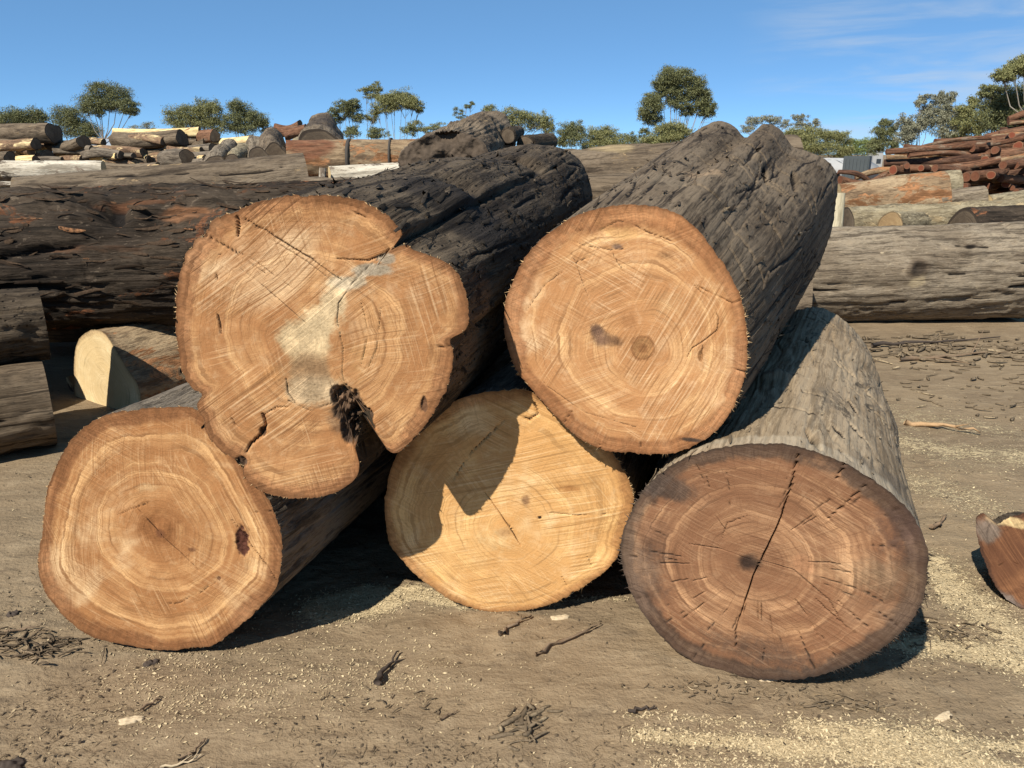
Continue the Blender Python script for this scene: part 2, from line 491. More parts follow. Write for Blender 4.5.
M_BARK_MOSS = bark_mat('bark_mossy', (0.205, 0.165, 0.100), (0.065, 0.050, 0.032), (0.32, 0.27, 0.175), (13, 13, 3.5), patch=(0.46, 0.35, 0.20), patch_lo=0.55, bump=1.0, fleck=(0.52, 0.44, 0.29), fleck_amt=0.5)
M_BARK_STRIP = bark_mat('bark_stripped_orange', (0.235, 0.160, 0.092), (0.075, 0.048, 0.030), (0.34, 0.25, 0.15), (12, 12, 2.5), patch=(0.34, 0.165, 0.075), patch_lo=0.52, bump=0.9)
M_BARK_RED = bark_mat('bark_red_thin', (0.135, 0.063, 0.035), (0.035, 0.018, 0.012), (0.225, 0.120, 0.070), (26, 26, 2.5), patch=(0.24, 0.17, 0.115), patch_lo=0.55, bump=0.9)
M_BARK_RED2 = bark_mat('bark_red_dark', (0.085, 0.042, 0.026), (0.022, 0.012, 0.009), (0.15, 0.085, 0.055), (22, 22, 3.0), patch=(0.26, 0.12, 0.06), patch_lo=0.57, bump=1.0)
M_BARK_SPOT = bark_mat('bark_peeling_spotted', (0.17, 0.105, 0.062), (0.05, 0.032, 0.022), (0.25, 0.16, 0.098), (8, 8, 3.0), patch=(0.60, 0.45, 0.24), patch_lo=0.52, bump=0.9, patch_s=7.0)
M_BARK_WHITE = bark_mat('wood_bleached', (0.48, 0.42, 0.32), (0.18, 0.15, 0.11), (0.60, 0.54, 0.43), (10, 10, 1.3), patch=(0.20, 0.155, 0.115), patch_lo=0.51, bump=0.8)
M_BARK_PEEL = bark_mat('wood_peeled_yellow', (0.64, 0.48, 0.22), (0.32, 0.20, 0.09), (0.72, 0.58, 0.32), (9, 9, 1.5), patch=(0.28, 0.13, 0.06), patch_lo=0.56, bump=0.6)
M_CHIP = plain('splinter_wood', (0.42, 0.28, 0.14), 0.4, 40, 0.85)
M_DARKCHIP = plain('splinter_dark', (0.07, 0.05, 0.036), 0.5, 40, 0.9)


# ------------------------------------------------------------------ log builder
def polar_outline(uv, c, N, jitter=0.0, seed=0):
    """radius of a closed outline (k,2) around c at N angles"""
    P = np.asarray(uv, float) - c
    # Catmull-Rom refine
    k = len(P)
    out = []
    for i in range(k):
        p0, p1, p2, p3 = P[i - 1], P[i], P[(i + 1) % k], P[(i + 2) % k]
        for t in np.linspace(0, 1, 8, endpoint=False):
            out.append(0.5 * ((2 * p1) + (-p0 + p2) * t + (2 * p0 - 5 * p1 + 4 * p2 - p3) * t * t + (-p0 + 3 * p1 - 3 * p2 + p3) * t ** 3))
    Q = np.array(out)
    th = np.arange(N) * 2 * math.pi / N
    d = np.stack([np.cos(th), np.sin(th)], -1)
    A, B = Q, np.roll(Q, -1, 0)
    E_ = B - A
    den = d[:, None, 0] * E_[None, :, 1] - d[:, None, 1] * E_[None, :, 0]
    den = np.where(np.abs(den) < 1e-12, 1e-12, den)
    t = (A[None, :, 0] * E_[None, :, 1] - A[None, :, 1] * E_[None, :, 0]) / den
    s = (A[None, :, 0] * d[:, None, 1] - A[None, :, 1] * d[:, None, 0]) / den
    ok = (s >= -1e-6) & (s <= 1 + 1e-6) & (t > 0)
    r = np.where(ok, t, 0).max(1)
    r[r <= 0] = r[r > 0].mean()
    if jitter:
        q = np.stack([np.cos(th) * 9, np.sin(th) * 9, np.zeros(N) + seed], -1)
        r = r + jitter * fbm(q * 3, 4, seed, 0.7)
    return th, r


def dist_poly(p, line):
    """distance of points p (n,2) to a polyline, and position 0..1 along it"""
    best = np.full(len(p), 1e9)
    along = np.zeros(len(p))
    n = len(line) - 1
    for i in range(n):
        a, b = np.asarray(line[i], float), np.asarray(line[i + 1], float)
        e = b - a
        t = np.clip(((p - a) @ e) / (e @ e + 1e-12), 0, 1)
        d = np.linalg.norm(p - (a + t[:, None] * e), axis=1)
        m = d < best
        best[m] = d[m]
        along[m] = (i + t[m]) / n
    return best, along


def face_mesh(name, O, e1, e2, nrm, c, th, R, M, mat, parent, stains=(), cracks=(), cavities=(), relief=0.004, seed=0):
    """polar disc; stains: (uv centre, radii, colour, amount), cracks: (uv polyline, width, depth), cavities: (uv, radius, depth)"""
    N = len(th)
    ts = np.linspace(0, 1, M + 1)[1:] ** 0.92
    rad = ts[:, None] * R[None, :]
    u = c[0] + rad * np.cos(th)[None, :]
    v = c[1] + rad * np.sin(th)[None, :]
    p = np.stack([u.ravel(), v.ravel()], -1)
    p = np.vstack([p, [c]])
    Rm = R.mean()
    tt = np.repeat(ts[:, None], N, 1)
    w = sst(0.25, 0.9, tt)
    rr = (1 - w) * (rad / Rm) + w * tt
    rr = np.append(rr.ravel(), 0)
    tta = np.append(tt.ravel(), 0)
    cs = np.append(np.repeat(np.cos(th)[None], M, 0).ravel(), 0)
    sn = np.append(np.repeat(np.sin(th)[None], M, 0).ravel(), 0)
    q3 = np.column_stack([p * 6, np.full(len(p), seed * 3.1)])
    h = relief * fbm(q3, 4, seed) * (1 - sst(0.93, 1.0, tta))
    stain = np.zeros((len(p), 4), np.float32)
    wob = fbm(np.column_stack([p * 22, np.full(len(p), 5.0 + seed)]), 4, seed + 3, 0.6)

    def over(col, a):
        a = np.clip(a, 0, 1)[:, None]
        na = a + stain[:, 3:4] * (1 - a)
        rgb = (np.array(col)[None] * a + stain[:, :3] * stain[:, 3:4] * (1 - a)) / np.maximum(na, 1e-5)
        stain[:, :3] = rgb
        stain[:, 3:4] = na

    for (cc, rx, ry, col, amt, soft) in stains:
        d = np.sqrt(((p[:, 0] - cc[0]) / rx) ** 2 + ((p[:, 1] - cc[1]) / ry) ** 2) + wob * 0.32
        over(col, amt * (1 - sst(1 - soft, 1 + soft * 0.5, d)))
    for (line, wd, dp) in cracks:
        q = p + 0.35 * wd * np.stack([vn(np.column_stack([p * 40, np.zeros(len(p))]), 11), vn(np.column_stack([p * 40, np.ones(len(p)) * 9]), 12)], -1)
        d, al = dist_poly(q, line)
        ww = max(0.0022, wd * 0.62) * (0.35 + 0.65 * np.sin(np.clip(al, 0.02, 0.98) * math.pi) ** 0.5)
        k = (1 - sst(0.35, 1.0, d / ww)) * sst(-0.75, -0.1, vn(np.column_stack([p * 28, np.full(len(p), 3.3)]), 14) if wd < 0.0044 else np.ones(len(p)))
        h -= dp * k * 0.6
        over((0.06, 0.034, 0.02), 0.8 * k)  # crack shade painted in dark, on top of the carved depth
    for (cc, rx, ry, dp, col) in cavities:
        d = np.sqrt(((p[:, 0] - cc[0]) / rx) ** 2 + ((p[:, 1] - cc[1]) / ry) ** 2) + wob * 0.6
        k = 1 - sst(0.6, 1.0, d)
        rough = fbm(np.column_stack([p * 95, np.full(len(p), 2.0)]), 3, 21)
        h -= k * dp * (0.8 + 0.7 * rough)
        over(col, 0.95 * (1 - sst(0.75, 1.1, d)))
    V = O + p[:, :1] * e1 + p[:, 1:2] * e2 + h[:, None] * nrm
    last = M * N
    quads = grid_quads(M, N, True)[:, ::-1]
    i = np.arange(N)
    tris = np.stack([np.full(N, last), i, (i + 1) % N], -1)
    if np.dot(np.cross(e1, e2), nrm) < 0:
        quads, tris = quads[:, ::-1], tris[:, ::-1]
    else:
        pass
    at_ = {'fuv': np.column_stack([p, rr]), 'fang': np.column_stack([cs, sn, rr]), 'stain': stain}
    return mesh_obj(name, V, [quads, tris], mat, parent, True, at_)


def sweep(name, O, a, e1, e2, cf, Rf, Or, cr, Rr, th, NL, mat, parent, disp, L, power=1.0, cracks=(), bumps=(), stains=(), bend=(0, 0), seed=0, dense=1.0):
    N = len(th)
    s = np.linspace(0, 1, NL) ** dense
    fs = s ** power
    Rm = 0.5 * (Rf.mean() + Rr.mean())
    TH, S = np.meshgrid(th, s)
    FS = np.repeat(fs[:, None], N, 1)
    rad = Rf[None] * (1 - FS) + Rr[None] * FS
    lc = np.stack([np.cos(TH) * Rm, np.sin(TH) * Rm, S * L], -1).reshape(-1, 3)
    d = disp(lc).reshape(NL, N)
    stain = np.zeros((NL * N, 4), np.float32)

    def over(col, al):
        al = np.clip(al, 0, 1)[:, None]
        na = al + stain[:, 3:4] * (1 - al)
        stain[:, :3] = (np.array(col)[None] * al + stain[:, :3] * stain[:, 3:4] * (1 - al)) / np.maximum(na, 1e-5)
        stain[:, 3:4] = na

    wv = fbm(lc * [9, 9, 4], 3, seed + 40).reshape(NL, N) * 0.014
    for (t0, s0, ang, ln, wd, dp) in cracks:
        du = ((TH - t0 + math.pi) % (2 * math.pi) - math.pi) * Rm + wv
        dv = (S - s0) * L + wv * 0.6
        al = du * math.cos(ang) + dv * math.sin(ang)
        ac = -du * math.sin(ang) + dv * math.cos(ang)
        k = np.exp(-(ac / (wd * (1.25 - 0.75 * np.clip(np.abs(al) / (ln * 0.5), 0, 1)))) ** 2) * (1 - sst(0.7, 1.0, np.abs(al) / (ln * 0.5)))
        d -= dp * k
        over((0.018, 0.014, 0.011), 0.95 * sst(0.2, 0.6, k.ravel()))  # shade inside the split painted near-black over the carved groove
    for (t0, s0, ru, rv, amp) in bumps:
        du = ((TH - t0 + math.pi) % (2 * math.pi) - math.pi) * Rm + wv
        dv = (S - s0) * L + wv
        q = (du / ru) ** 2 + (dv / rv) ** 2
        d += amp * np.exp(-q * 1.3)
    for (t0, s0, ru, rv, col, amt) in stains:
        du = ((TH - t0 + math.pi) % (2 * math.pi) - math.pi) * Rm + wv * 2.5
        dv = (S - s0) * L + wv * 2.5
        q = np.sqrt((du / ru) ** 2 + (dv / rv) ** 2).ravel()
        over(col, amt * (1 - sst(0.6, 1.1, q)))
    fade = sst(0.0, 0.02, S) * (1 - sst(0.985, 1.0, S) * 0.6)
    rad = rad + d * fade
    cen = (cf[None] * (1 - s[:, None]) + cr[None] * s[:, None]) + np.sin(s * math.pi)[:, None] * np.array(bend)[None]
    u = cen[:, 0:1] + rad * np.cos(TH)
    v = cen[:, 1:2] + rad * np.sin(TH)
    base = O[None] * (1 - s[:, None]) + Or[None] * s[:, None]
    V = base[:, None, :] + u[..., None] * e1 + v[..., None] * e2
    q = grid_quads(NL, N, True)
    if np.dot(np.cross(e1, e2), a) > 0:
        q = q
    else:
        q = q[:, ::-1]
    return mesh_obj(name, V.reshape(-1, 3), [q[:, ::-1] if False else q], mat, parent, True, {'lc': lc, 'stain': stain})


def frame(yaw, tilt=0.0):
    """unit axis pointing away from the camera, and the right / up directions of its cut plane"""
    a = np.array([math.sin(yaw) * math.cos(tilt), math.cos(yaw) * math.cos(tilt), math.sin(tilt)])
    e1 = np.cross(a, Z)
    e1 /= np.linalg.norm(e1)
    e2 = np.cross(e1, a)
    return a, e1, e2


def fringe(O, e1, e2, a, c, th, R, n, mat, parent, seed, lmin=0.006, lmax=0.028, arcs=None, out=0.6):
    rg = np.random.default_rng(seed)
    V, T = [], []
    N = len(th)
    for k in range(n):
        if arcs:
            lo, hi = arcs[rg.integers(len(arcs))]
            t = rg.uniform(lo, hi)
        else:
            t = rg.uniform(0, 2 * math.pi)
        i = int((t % (2 * math.pi)) / (2 * math.pi) * N) % N
        r = R[i] * 0.995
        dirv = np.array([math.cos(t), math.sin(t)])
        tang = np.array([-dirv[1], dirv[0]])
        w = rg.uniform(0.0012, 0.004)
        ln = rg.uniform(lmin, lmax) * rg.uniform(0.3, 1)
        sw = rg.normal(0, 0.5)
        b = c + dirv * r
        def w3(p, dep):
            return O + p[0] * e1 + p[1] * e2 + dep * a
        tip = b + (dirv * out + tang * sw) * ln
        j = len(V)
        V += [w3(b + tang * w, 0.001), w3(b - tang * w, 0.001), w3(b, 0.006), w3(tip, -ln * rg.uniform(-0.2, 0.7))]
        T += [(j, j + 1, j + 3), (j + 1, j + 2, j + 3), (j + 2, j, j + 3)]
    o = mesh_obj('splinter_fringe', np.array(V), [np.array(T)], mat, parent, False)
    o['kind'] = 'stuff'
    return o


def D_char(lc, amp=1.0, seed=1):
    r = 0.030 * fbm(lc * [3.2, 3.2, 1.6], 3, seed) + 0.014 * fbm(lc * [9, 9, 5.0], 3, seed + 5)
    rid = 1 - np.abs(fbm(lc * [13, 13, 3.0], 3, seed + 9))
    r += 0.016 * (rid - 0.8)
    p = vn(lc * [34, 34, 26], seed + 13)
    msk = sst(-0.1, 0.4, fbm(lc * 3.1, 2, seed + 17))
    r -= 0.012 * sst(0.35, 0.75, p) * msk
    return r * amp


def D_weather(lc, amp=1.0, seed=2):
    r = 0.024 * fbm(lc * [2.4, 2.4, 0.9], 3, seed) + 0.008 * fbm(lc * [9, 9, 2.2], 3, seed + 5)
    rid = 1 - np.abs(fbm(lc * [20, 20, 1.6], 3, seed + 9))
    r += 0.007 * (rid - 0.8)
    r += 0.0025 * fbm(lc * [45, 45, 10], 2, seed + 14)
    return r * amp


def D_fibre(lc, amp=1.0, seed=4):
    r = 0.012 * fbm(lc * [2.6, 2.6, 0.9], 3, seed)
    w = lc + 0.03 * np.stack([vn(lc * [3, 3, 2.5], seed + 31), vn(lc * [3, 3, 2.5], seed + 32), np.zeros(len(lc))], -1)
    g = np.abs(fbm(w * [13, 13, 1.0], 3, seed + 5))
    r -= 0.016 * (1 - sst(0.0, 0.16, g)) * sst(-0.3, 0.2, vn(lc * [4, 4, 2.5], seed + 6))
    g2 = np.abs(fbm(w * [30, 30, 1.0], 2, seed + 8))
    r -= 0.007 * (1 - sst(0.0, 0.22, g2))
    r += 0.004 * fbm(lc * [60, 60, 14], 2, seed + 9)
    pl = vn(w * [9, 9, 0.7], seed + 12)
    r += 0.006 * sst(0.05, 0.14, pl)
    return r * amp


def D_gnarl(lc, amp=1.0, seed=3):
    r = 0.05 * fbm(lc * [3.0, 3.0, 2.2], 3, seed) + 0.03 * (1 - np.abs(fbm(lc * [8, 8, 4], 3, seed + 4)) - 0.75)
    r += 0.010 * fbm(lc * [24, 24, 14], 3, seed + 9)
    return r * amp


def circle_uv(c, rx, ry, n=24, wob=0.05, seed=0):
    rg = np.random.default_rng(seed)
    ph = rg.uniform(0, 6.28, 4)
    t = np.arange(n) * 2 * math.pi / n
    k = 1 + wob * (np.sin(2 * t + ph[0]) * 0.6 + np.sin(3 * t + ph[1]) * 0.5 + np.sin(5 * t + ph[2]) * 0.3)
    return np.stack([c[0] + rx * k * np.cos(t), c[1] + ry * k * np.sin(t)], -1)


def flakes(trunk, axis, n, seed, lmin, lmax, wmin, wmax, cols, parent=None, name='bark_flakes', lift=0.35):
    """torn strips and plates of bark lying along the grain of a log side"""
    r = np.random.default_rng(seed)
    me = trunk.data
    nv = len(me.vertices)
    co = np.empty(nv * 3, np.float32)
    no = np.empty(nv * 3, np.float32)
    me.vertices.foreach_get('co', co)
    me.vertex_normals.foreach_get('vector', no)
    co, no = co.reshape(-1, 3), no.reshape(-1, 3)
    ok = np.where(no[:, 2] > -0.5)[0]
    j = r.choice(ok, n)
    P, Nn = co[j].astype(float), no[j].astype(float)
    A = np.repeat(np.asarray(axis, float)[None], n, 0) + r.normal(0, 0.16, (n, 3))
    A -= (A * Nn).sum(1)[:, None] * Nn
    A /= np.linalg.norm(A, axis=1)[:, None]
    A *= r.choice([-1, 1], n)[:, None]
    B = np.cross(Nn, A)
    l = (lmin + (lmax - lmin) * r.uniform(0, 1, n) ** 2)[:, None]
    w = (r.uniform(wmin, wmax, n))[:, None]
    cu = (r.uniform(0.0, lift, n) ** 1.5)[:, None]
    V = []
    for t, ww in ((-0.5, 0.7), (-0.15, 1.0), (0.2, 0.85), (0.5, 0.25)):
        c = P + A * l * t + Nn * (0.003 + cu * l * max(0.0, t + 0.1) ** 2 * 1.6) + B * l * 0.08 * r.normal(0, 1, (n, 1)) * t
        V += [c + B * w * ww * 0.5, c + Nn * w * 0.18, c - B * w * ww * 0.5]
    V = np.stack(V, 1).reshape(-1, 3)
    b = np.arange(n)[:, None] * 12
    Q = []
    for k in range(3):
        for c in range(2):
            q = np.array([[k * 3 + c, k * 3 + c + 1, k * 3 + c + 4, k * 3 + c + 3]])
            Q.append(b + q)
    o = mesh_obj(name, V, [np.concatenate(Q, 0)], cols, parent, True, {'lv': np.repeat(r.uniform(0, 1, n), 12)})
    o['kind'] = 'stuff'
    return o


def flake_mat(name, c0, c1, c2):
    n = NT(name)
    f = n.node('ShaderNodeAttribute', {'attribute_name': 'lv'}).outputs['Fac']
    g = n.noise(n.obj_co(), 60.0, 4.0, 0.7)
    c = n.ramp(f, [(0.0, c0), (0.6, c1), (0.86, c1), (1.0, c2)])
    return n.done(n.mix(n.ss(g, 0.4, 0.65), c, scl(c1, 0.5)), 0.9, n.bump(g, 0.5, 0.004), 0.1)


M_FLAKE_D = flake_mat('flakes_slate', (0.035, 0.026, 0.018), (0.095, 0.070, 0.047), (0.33, 0.24, 0.14))
M_FLAKE_B = flake_mat('flakes_charred', (0.012, 0.010, 0.008), (0.05, 0.040, 0.030), (0.16, 0.12, 0.08))
M_FLAKE_E = flake_mat('flakes_tan', (0.12, 0.088, 0.056), (0.24, 0.18, 0.115), (0.45, 0.35, 0.22))
M_FLAKE_G = flake_mat('flakes_burnt', (0.016, 0.012, 0.009), (0.065, 0.042, 0.026), (0.27, 0.13, 0.06))


class Hero:
    """one big log: traced end outline on its cut plane, swept back to a second outline"""

    def __init__(self, label, outline_px, pith_px, O, yaw, L, tilt=0.0, name='log', cat='log', group=None, N=480, jitter=0.006, seed=0, rear_px=None, rear_scale=1.0, rear_c=None, rear_wob=0.05):
        self.a, self.e1, self.e2 = frame(yaw, tilt)
        self.O = O
        self.L = L
        self.n = -self.a
        self.seed = seed
        uv = np.array([self.uv(*p) for p in outline_px])
        self.c = np.array(self.uv(*pith_px))
        self.th, self.R = polar_outline(uv, self.c, N, jitter, seed)
        self.Or = O + self.a * L
        cen_f = uv.mean(0)
        if rear_px is not None:
            ruv = np.array([self.uv(p[0], p[1], self.Or) for p in rear_px])
            self.cr = 0.5 * (ruv.max(0) + ruv.min(0))
        else:
            rad = self.R.mean() * rear_scale
            self.cr = np.array(rear_c) if rear_c is not None else cen_f.copy()
            ruv = circle_uv(self.cr, rad, rad, wob=rear_wob, seed=seed + 1)
        self.thr, self.Rr = polar_outline(ruv, self.cr, N, 0.006, seed + 5)
        self.root = empty(name, label, cat, group, tuple(O + self.cr[0] * 0))
        self.root.location = (0, 0, 0)

    def uv(self, px, py, o=None):
        p = on_plane(px, py, self.O if o is None else o, self.n)
        q = p - (self.O if o is None else o)
        return (float(q @ self.e1), float(q @ self.e2))

    def m(self, px_len):
        p, q = self.uv(500, 400), self.uv(500 + px_len, 400)
        return math.hypot(p[0] - q[0], p[1] - q[1])

    def face(self, mat, M=110, **kw):
        o = face_mesh('cut_face', self.O, self.e1, self.e2, self.n, self.c, self.th, self.R, M, mat, self.root, seed=self.seed, **kw)
        return o

    def trunk(self, mat, disp, NL=300, power=1.0, rear_mat=None, **kw):
        o = sweep('trunk', self.O, self.a, self.e1, self.e2, self.c, self.R, self.Or, self.cr, self.Rr, self.th, NL, mat, self.root, disp, self.L, power, seed=self.seed, **kw)
        self.tr = o
        # far end
        r = face_mesh('cut_face', self.Or, self.e1, self.e2, self.a, self.cr, self.th[::4], self.Rr[::4] * 1.0, 10, rear_mat or M_FACE_GREY, self.root, seed=self.seed + 1)
        return o


def side_cracks(n, seed, t_rng, s_rng, ang_rng=(0.1, 0.9), ln=(0.08, 0.3), wd=(0.004, 0.007), dp=(0.012, 0.03)):
    rg = np.random.default_rng(seed)
    return [(rg.uniform(*t_rng), rg.uniform(*s_rng), rg.uniform(*ang_rng), rg.uniform(*ln), rg.uniform(*wd), rg.uniform(*dp)) for _ in range(n)]


def zpts(x0, y0, s, pts):
    return [(x0 + x * s, y0 + y * s) for x, y in pts]


# ------------------------------------------------------------------ ground
def ground_z(x, y):
    x = np.asarray(x, float)
    y = np.asarray(y, float)
    z0 = np.zeros_like(x)
    near = np.exp(-((np.hypot(x, y - 5) / 14.0) ** 2))
    P = np.stack([x, y, z0], -1)
    r = 0.020 * fbm(P * 0.9, 3, 101)
    r = r + 0.016 * fbm(P * [0.8, 4.2, 1], 3, 103)
    r = r + 0.010 * fbm(P * 9.0, 3, 105)
    r = r + 0.0040 * fbm(P * 34.0, 2, 107)
    return r * near - 0.012


SAW = [  # pale sawdust drifts: pixel polylines on the ground with width and weight
    ([(330, 604), (370, 597), (415, 592), (450, 600)], 0.065, 1.9),
    ([(420, 597), (460, 608), (620, 600)], 0.03, 0.7),
    ([(880, 440), (940, 450), (1020, 455)], 0.28, 0.75),
    ([(860, 405), (930, 420), (1010, 430)], 0.32, 0.6),
    ([(935, 560), (960, 590), (1024, 640)], 0.14, 1.0),
    ([(900, 640), (960, 645), (1030, 660)], 0.10, 1.1),
    ([(640, 735), (720, 740), (830, 745), (930, 752), (1030, 765)], 0.05, 1.1),
    ([(800, 722), (900, 735), (1030, 742)], 0.07, 0.95),
    ([(630, 715), (760, 722), (860, 735)], 0.025, 0.6),
    ([(660, 760), (800, 772), (900, 780)], 0.06, 0.5),
    ([(920, 480), (1024, 520)], 0.2, 0.65),
    ([(120, 600), (200, 690), (420, 680)], 0.15, 0.25),
]


def saw_mask(x, y):
    p = np.stack([np.ravel(x), np.ravel(y)], -1)
    m = np.zeros(len(p))
    wobx = fbm(np.column_stack([p * 3.5, np.zeros(len(p))]), 4, 131)
    for line, wd, wt in SAW:
        g = [ground_at(*q)[:2] for q in line]
        d, _ = dist_poly(p, g)
        m = np.maximum(m, wt * np.exp(-(d / (wd * (1 + 0.9 * wobx))) ** 2 * 0.8))
    return m.reshape(np.shape(x))


def build_ground():
    def axis(core0, core1, step, grow, lim0, lim1):
        v = list(np.arange(core0, core1, step))
        st, x = step, core1
        while x < lim1:
            v.append(x)
            st *= grow
            x += st
        v.append(lim1)
        st, x = step, core0
        lo = []
        while x > lim0:
            st *= grow
            x -= st
            lo.append(max(x, lim0))
        return np.array(sorted(set(lo)) + v)
    xs = axis(-1.9, 2.2, 0.018, 1.08, -2500, 2500)
    ys = axis(1.45, 3.0, 0.014, 1.06, -60, 3500)
    X, Y = np.meshgrid(xs, ys)
    Zz = ground_z(X, Y)
    V = np.stack([X, Y, Zz], -1).reshape(-1, 3)
    sm = saw_mask(X, Y).ravel()
    n = NT('bare_earth')
    o = n.obj_co()
    big = n.noise(o, 1.1, 4.0, 0.6)
    med = n.noise(n.mapv(o, (1, 2.4, 1)), 6.0, 5.0, 0.65, 0.3)
    fin = n.noise(o, 60.0, 4.0, 0.65)
    grit = n.noise(o, 230.0, 2.0, 0.6)
    col = n.mix(n.ss(big, 0.3, 0.7), (0.240, 0.176, 0.106), (0.178, 0.129, 0.079))
    col = n.mix(n.math('MULTIPLY', n.ss(med, 0.45, 0.70), 0.65), col, (0.295, 0.224, 0.140))
    med2 = n.noise(n.mapv(o, (1, 3.0, 1), (0, 0, 0.2), (5, 2, 0)), 5.0, 5.0, 0.7, 0.5)
    col = n.mix(n.math('MULTIPLY', n.ss(med2, 0.52, 0.70), 0.55), col, (0.105, 0.077, 0.050))
    lit = n.math('MULTIPLY', n.ss(n.noise(n.mapv(o, (1, 1.6, 1)), 95.0, 3.0, 0.6, 0.8), 0.60, 0.70), n.ss(med2, 0.40, 0.60))
    col = n.mix(n.math('MULTIPLY', lit, 0.8), col, (0.075, 0.052, 0.034))
    pale_sp = n.math('MULTIPLY', n.ss(n.noise(n.mapv(o, (1.5, 1, 1), (0, 0, 0), (9, 4, 0)), 120.0, 2.0, 0.6, 0.6), 0.68, 0.75), 0.35)
    col = n.mix(pale_sp, col, (0.34, 0.27, 0.17))
    col = n.mix(n.math('MULTIPLY', n.ss(fin, 0.42, 0.75), 0.28), col, (0.125, 0.092, 0.060))
    saw = n.node('ShaderNodeAttribute', {'attribute_name': 'saw'}).outputs['Fac']
    sgr = n.noise(n.mapv(o, (1, 1.3, 1)), 75.0, 4.0, 0.7, 0.4)
    sbl = n.noise(n.mapv(o, (1, 2.2, 1)), 12.0, 4.0, 0.6, 0.5)
    sk = n.math('ADD', n.math('MULTIPLY', sgr, 1.05), n.math('MULTIPLY', sbl, 0.60))
    sk = n.math('ADD', n.math('SUBTRACT', sk, 0.99), n.math('MULTIPLY', saw, 0.46))
    sm_ = n.ss(sk, 0.08, 0.20)
    col = n.mix(n.math('MULTIPLY', sm_, 0.85), col, n.mix(grit, (0.36, 0.275, 0.155), (0.62, 0.50, 0.30)))
    h = n.math('ADD', n.math('MULTIPLY', med, 1.0), n.math('ADD', n.math('MULTIPLY', fin, 0.45), n.math('MULTIPLY', grit, 0.12)))
    h = n.math('ADD', h, n.math('MULTIPLY', n.math('MULTIPLY', sm_, sgr), 0.5))
    mat = n.done(col, 0.95, n.bump(h, 0.7, 0.022), 0.1)
    g = mesh_obj('ground', V, [grid_quads(len(ys), len(xs))], mat, None, True, {'saw': sm})
    g['kind'] = 'structure'
    return g


build_ground()

# ------------------------------------------------------------------ the five big logs of the pile
R_ = math.radians
DARK, ROT = (0.05, 0.028, 0.017), (0.62, 0.49, 0.32)

# lower left log
zA = lambda pts: zpts(20, 370, 0.3906, pts)
OA = ground_at(172, 651) + Z * 0.0
LA = Hero('round amber log with a dark red notch in its end, under the lobed log',
          zA([(270, 105), (340, 97), (400, 95), (440, 97), (485, 122), (530, 170), (580, 240), (620, 305), (650, 360), (668, 420), (670, 480), (660, 545), (630, 590), (580, 640), (530, 680), (495, 705), (440, 712), (380, 717), (320, 712), (250, 700), (190, 685), (140, 655), (95, 610), (60, 560), (45, 500), (55, 430), (62, 370), (70, 310), (95, 240), (130, 180), (180, 135), (230, 112)]),
          zA([(360, 415)])[0], OA, R_(3), 2.9, seed=1, rear_scale=0.98, rear_c=(0.62, 0.37))
u = lambda x, y: LA.uv(*zA([(x, y)])[0])
k = LA.m(0.3906)
LA.face(M_FACE_A, M=92, stains=[(u(355, 405), 85 * k, 75 * k, (0.37, 0.155, 0.055), 0.75, 0.6), (u(300, 330), 60 * k, 26 * k, (0.40, 0.19, 0.07), 0.5, 0.6),
                          (u(360, 418), 14 * k, 14 * k, (0.22, 0.09, 0.04), 0.8, 0.7), (u(330, 300), 70 * k, 20 * k, (0.74, 0.52, 0.27), 0.5, 0.7),
                          (u(440, 460), 16 * k, 10 * k, (0.25, 0.11, 0.05), 0.7, 0.6)],
        cracks=[([u(300, 352), u(340, 395), u(362, 420)], 0.004, 0.01), ([u(365, 425), u(410, 465), u(460, 515)], 0.0035, 0.008),
                ([u(545, 385), u(585, 440), u(625, 490), u(662, 545)], 0.0045, 0.015), ([u(505, 540), u(460, 570), u(405, 597), u(340, 600)], 0.003, 0.006),
                ([u(250, 372), u(285, 355), u(330, 340)], 0.003, 0.006), ([u(600, 365), u(640, 362), u(668, 352)], 0.003, 0.01)],
        cavities=[(u(566, 442), 22 * k, 52 * k, 0.012, (0.11, 0.04, 0.024)), (u(510, 533), 6 * k, 6 * k, 0.004, (0.2, 0.1, 0.05))])
LA.trunk(M_BARK_A, lambda lc: D_fibre(lc, 1.0, 11), NL=90, cracks=side_cracks(14, 3, (0.3, 2.4), (0.02, 0.9)))
fringe(LA.O, LA.e1, LA.e2, LA.a, LA.c, LA.th, LA.R, 240, M_CHIP, LA.root, 5, lmin=0.003, lmax=0.014)

# lower right log (weathered end with a long split)
zE = lambda pts: zpts(600, 300, 0.508, pts)
OE = ground_at(772, 682)
LE = Hero('grey-brown weathered log with a long dark split across its reddish end, on the ground',
          zE([(42, 470), (60, 420), (85, 375), (120, 340), (170, 310), (230, 292), (300, 283), (370, 285), (430, 300), (490, 325), (540, 355), (590, 395), (625, 440), (643, 490), (645, 540), (635, 590), (610, 635), (570, 675), (520, 705), (460, 730), (400, 745), (340, 748), (270, 740), (200, 720), (150, 690), (110, 650), (80, 610), (58, 570), (44, 520)]),
          zE([(302, 515)])[0], OE, R_(23), 2.35, seed=2,
          rear_px=[(812, 307), (835, 314), (857, 333), (873, 360), (874, 390), (862, 415), (838, 432), (810, 436), (780, 428), (757, 405), (748, 375), (755, 345), (776, 320)])
u = lambda x, y: LE.uv(*zE([(x, y)])[0])
k = LE.m(0.508)
GREY = (0.105, 0.078, 0.060)
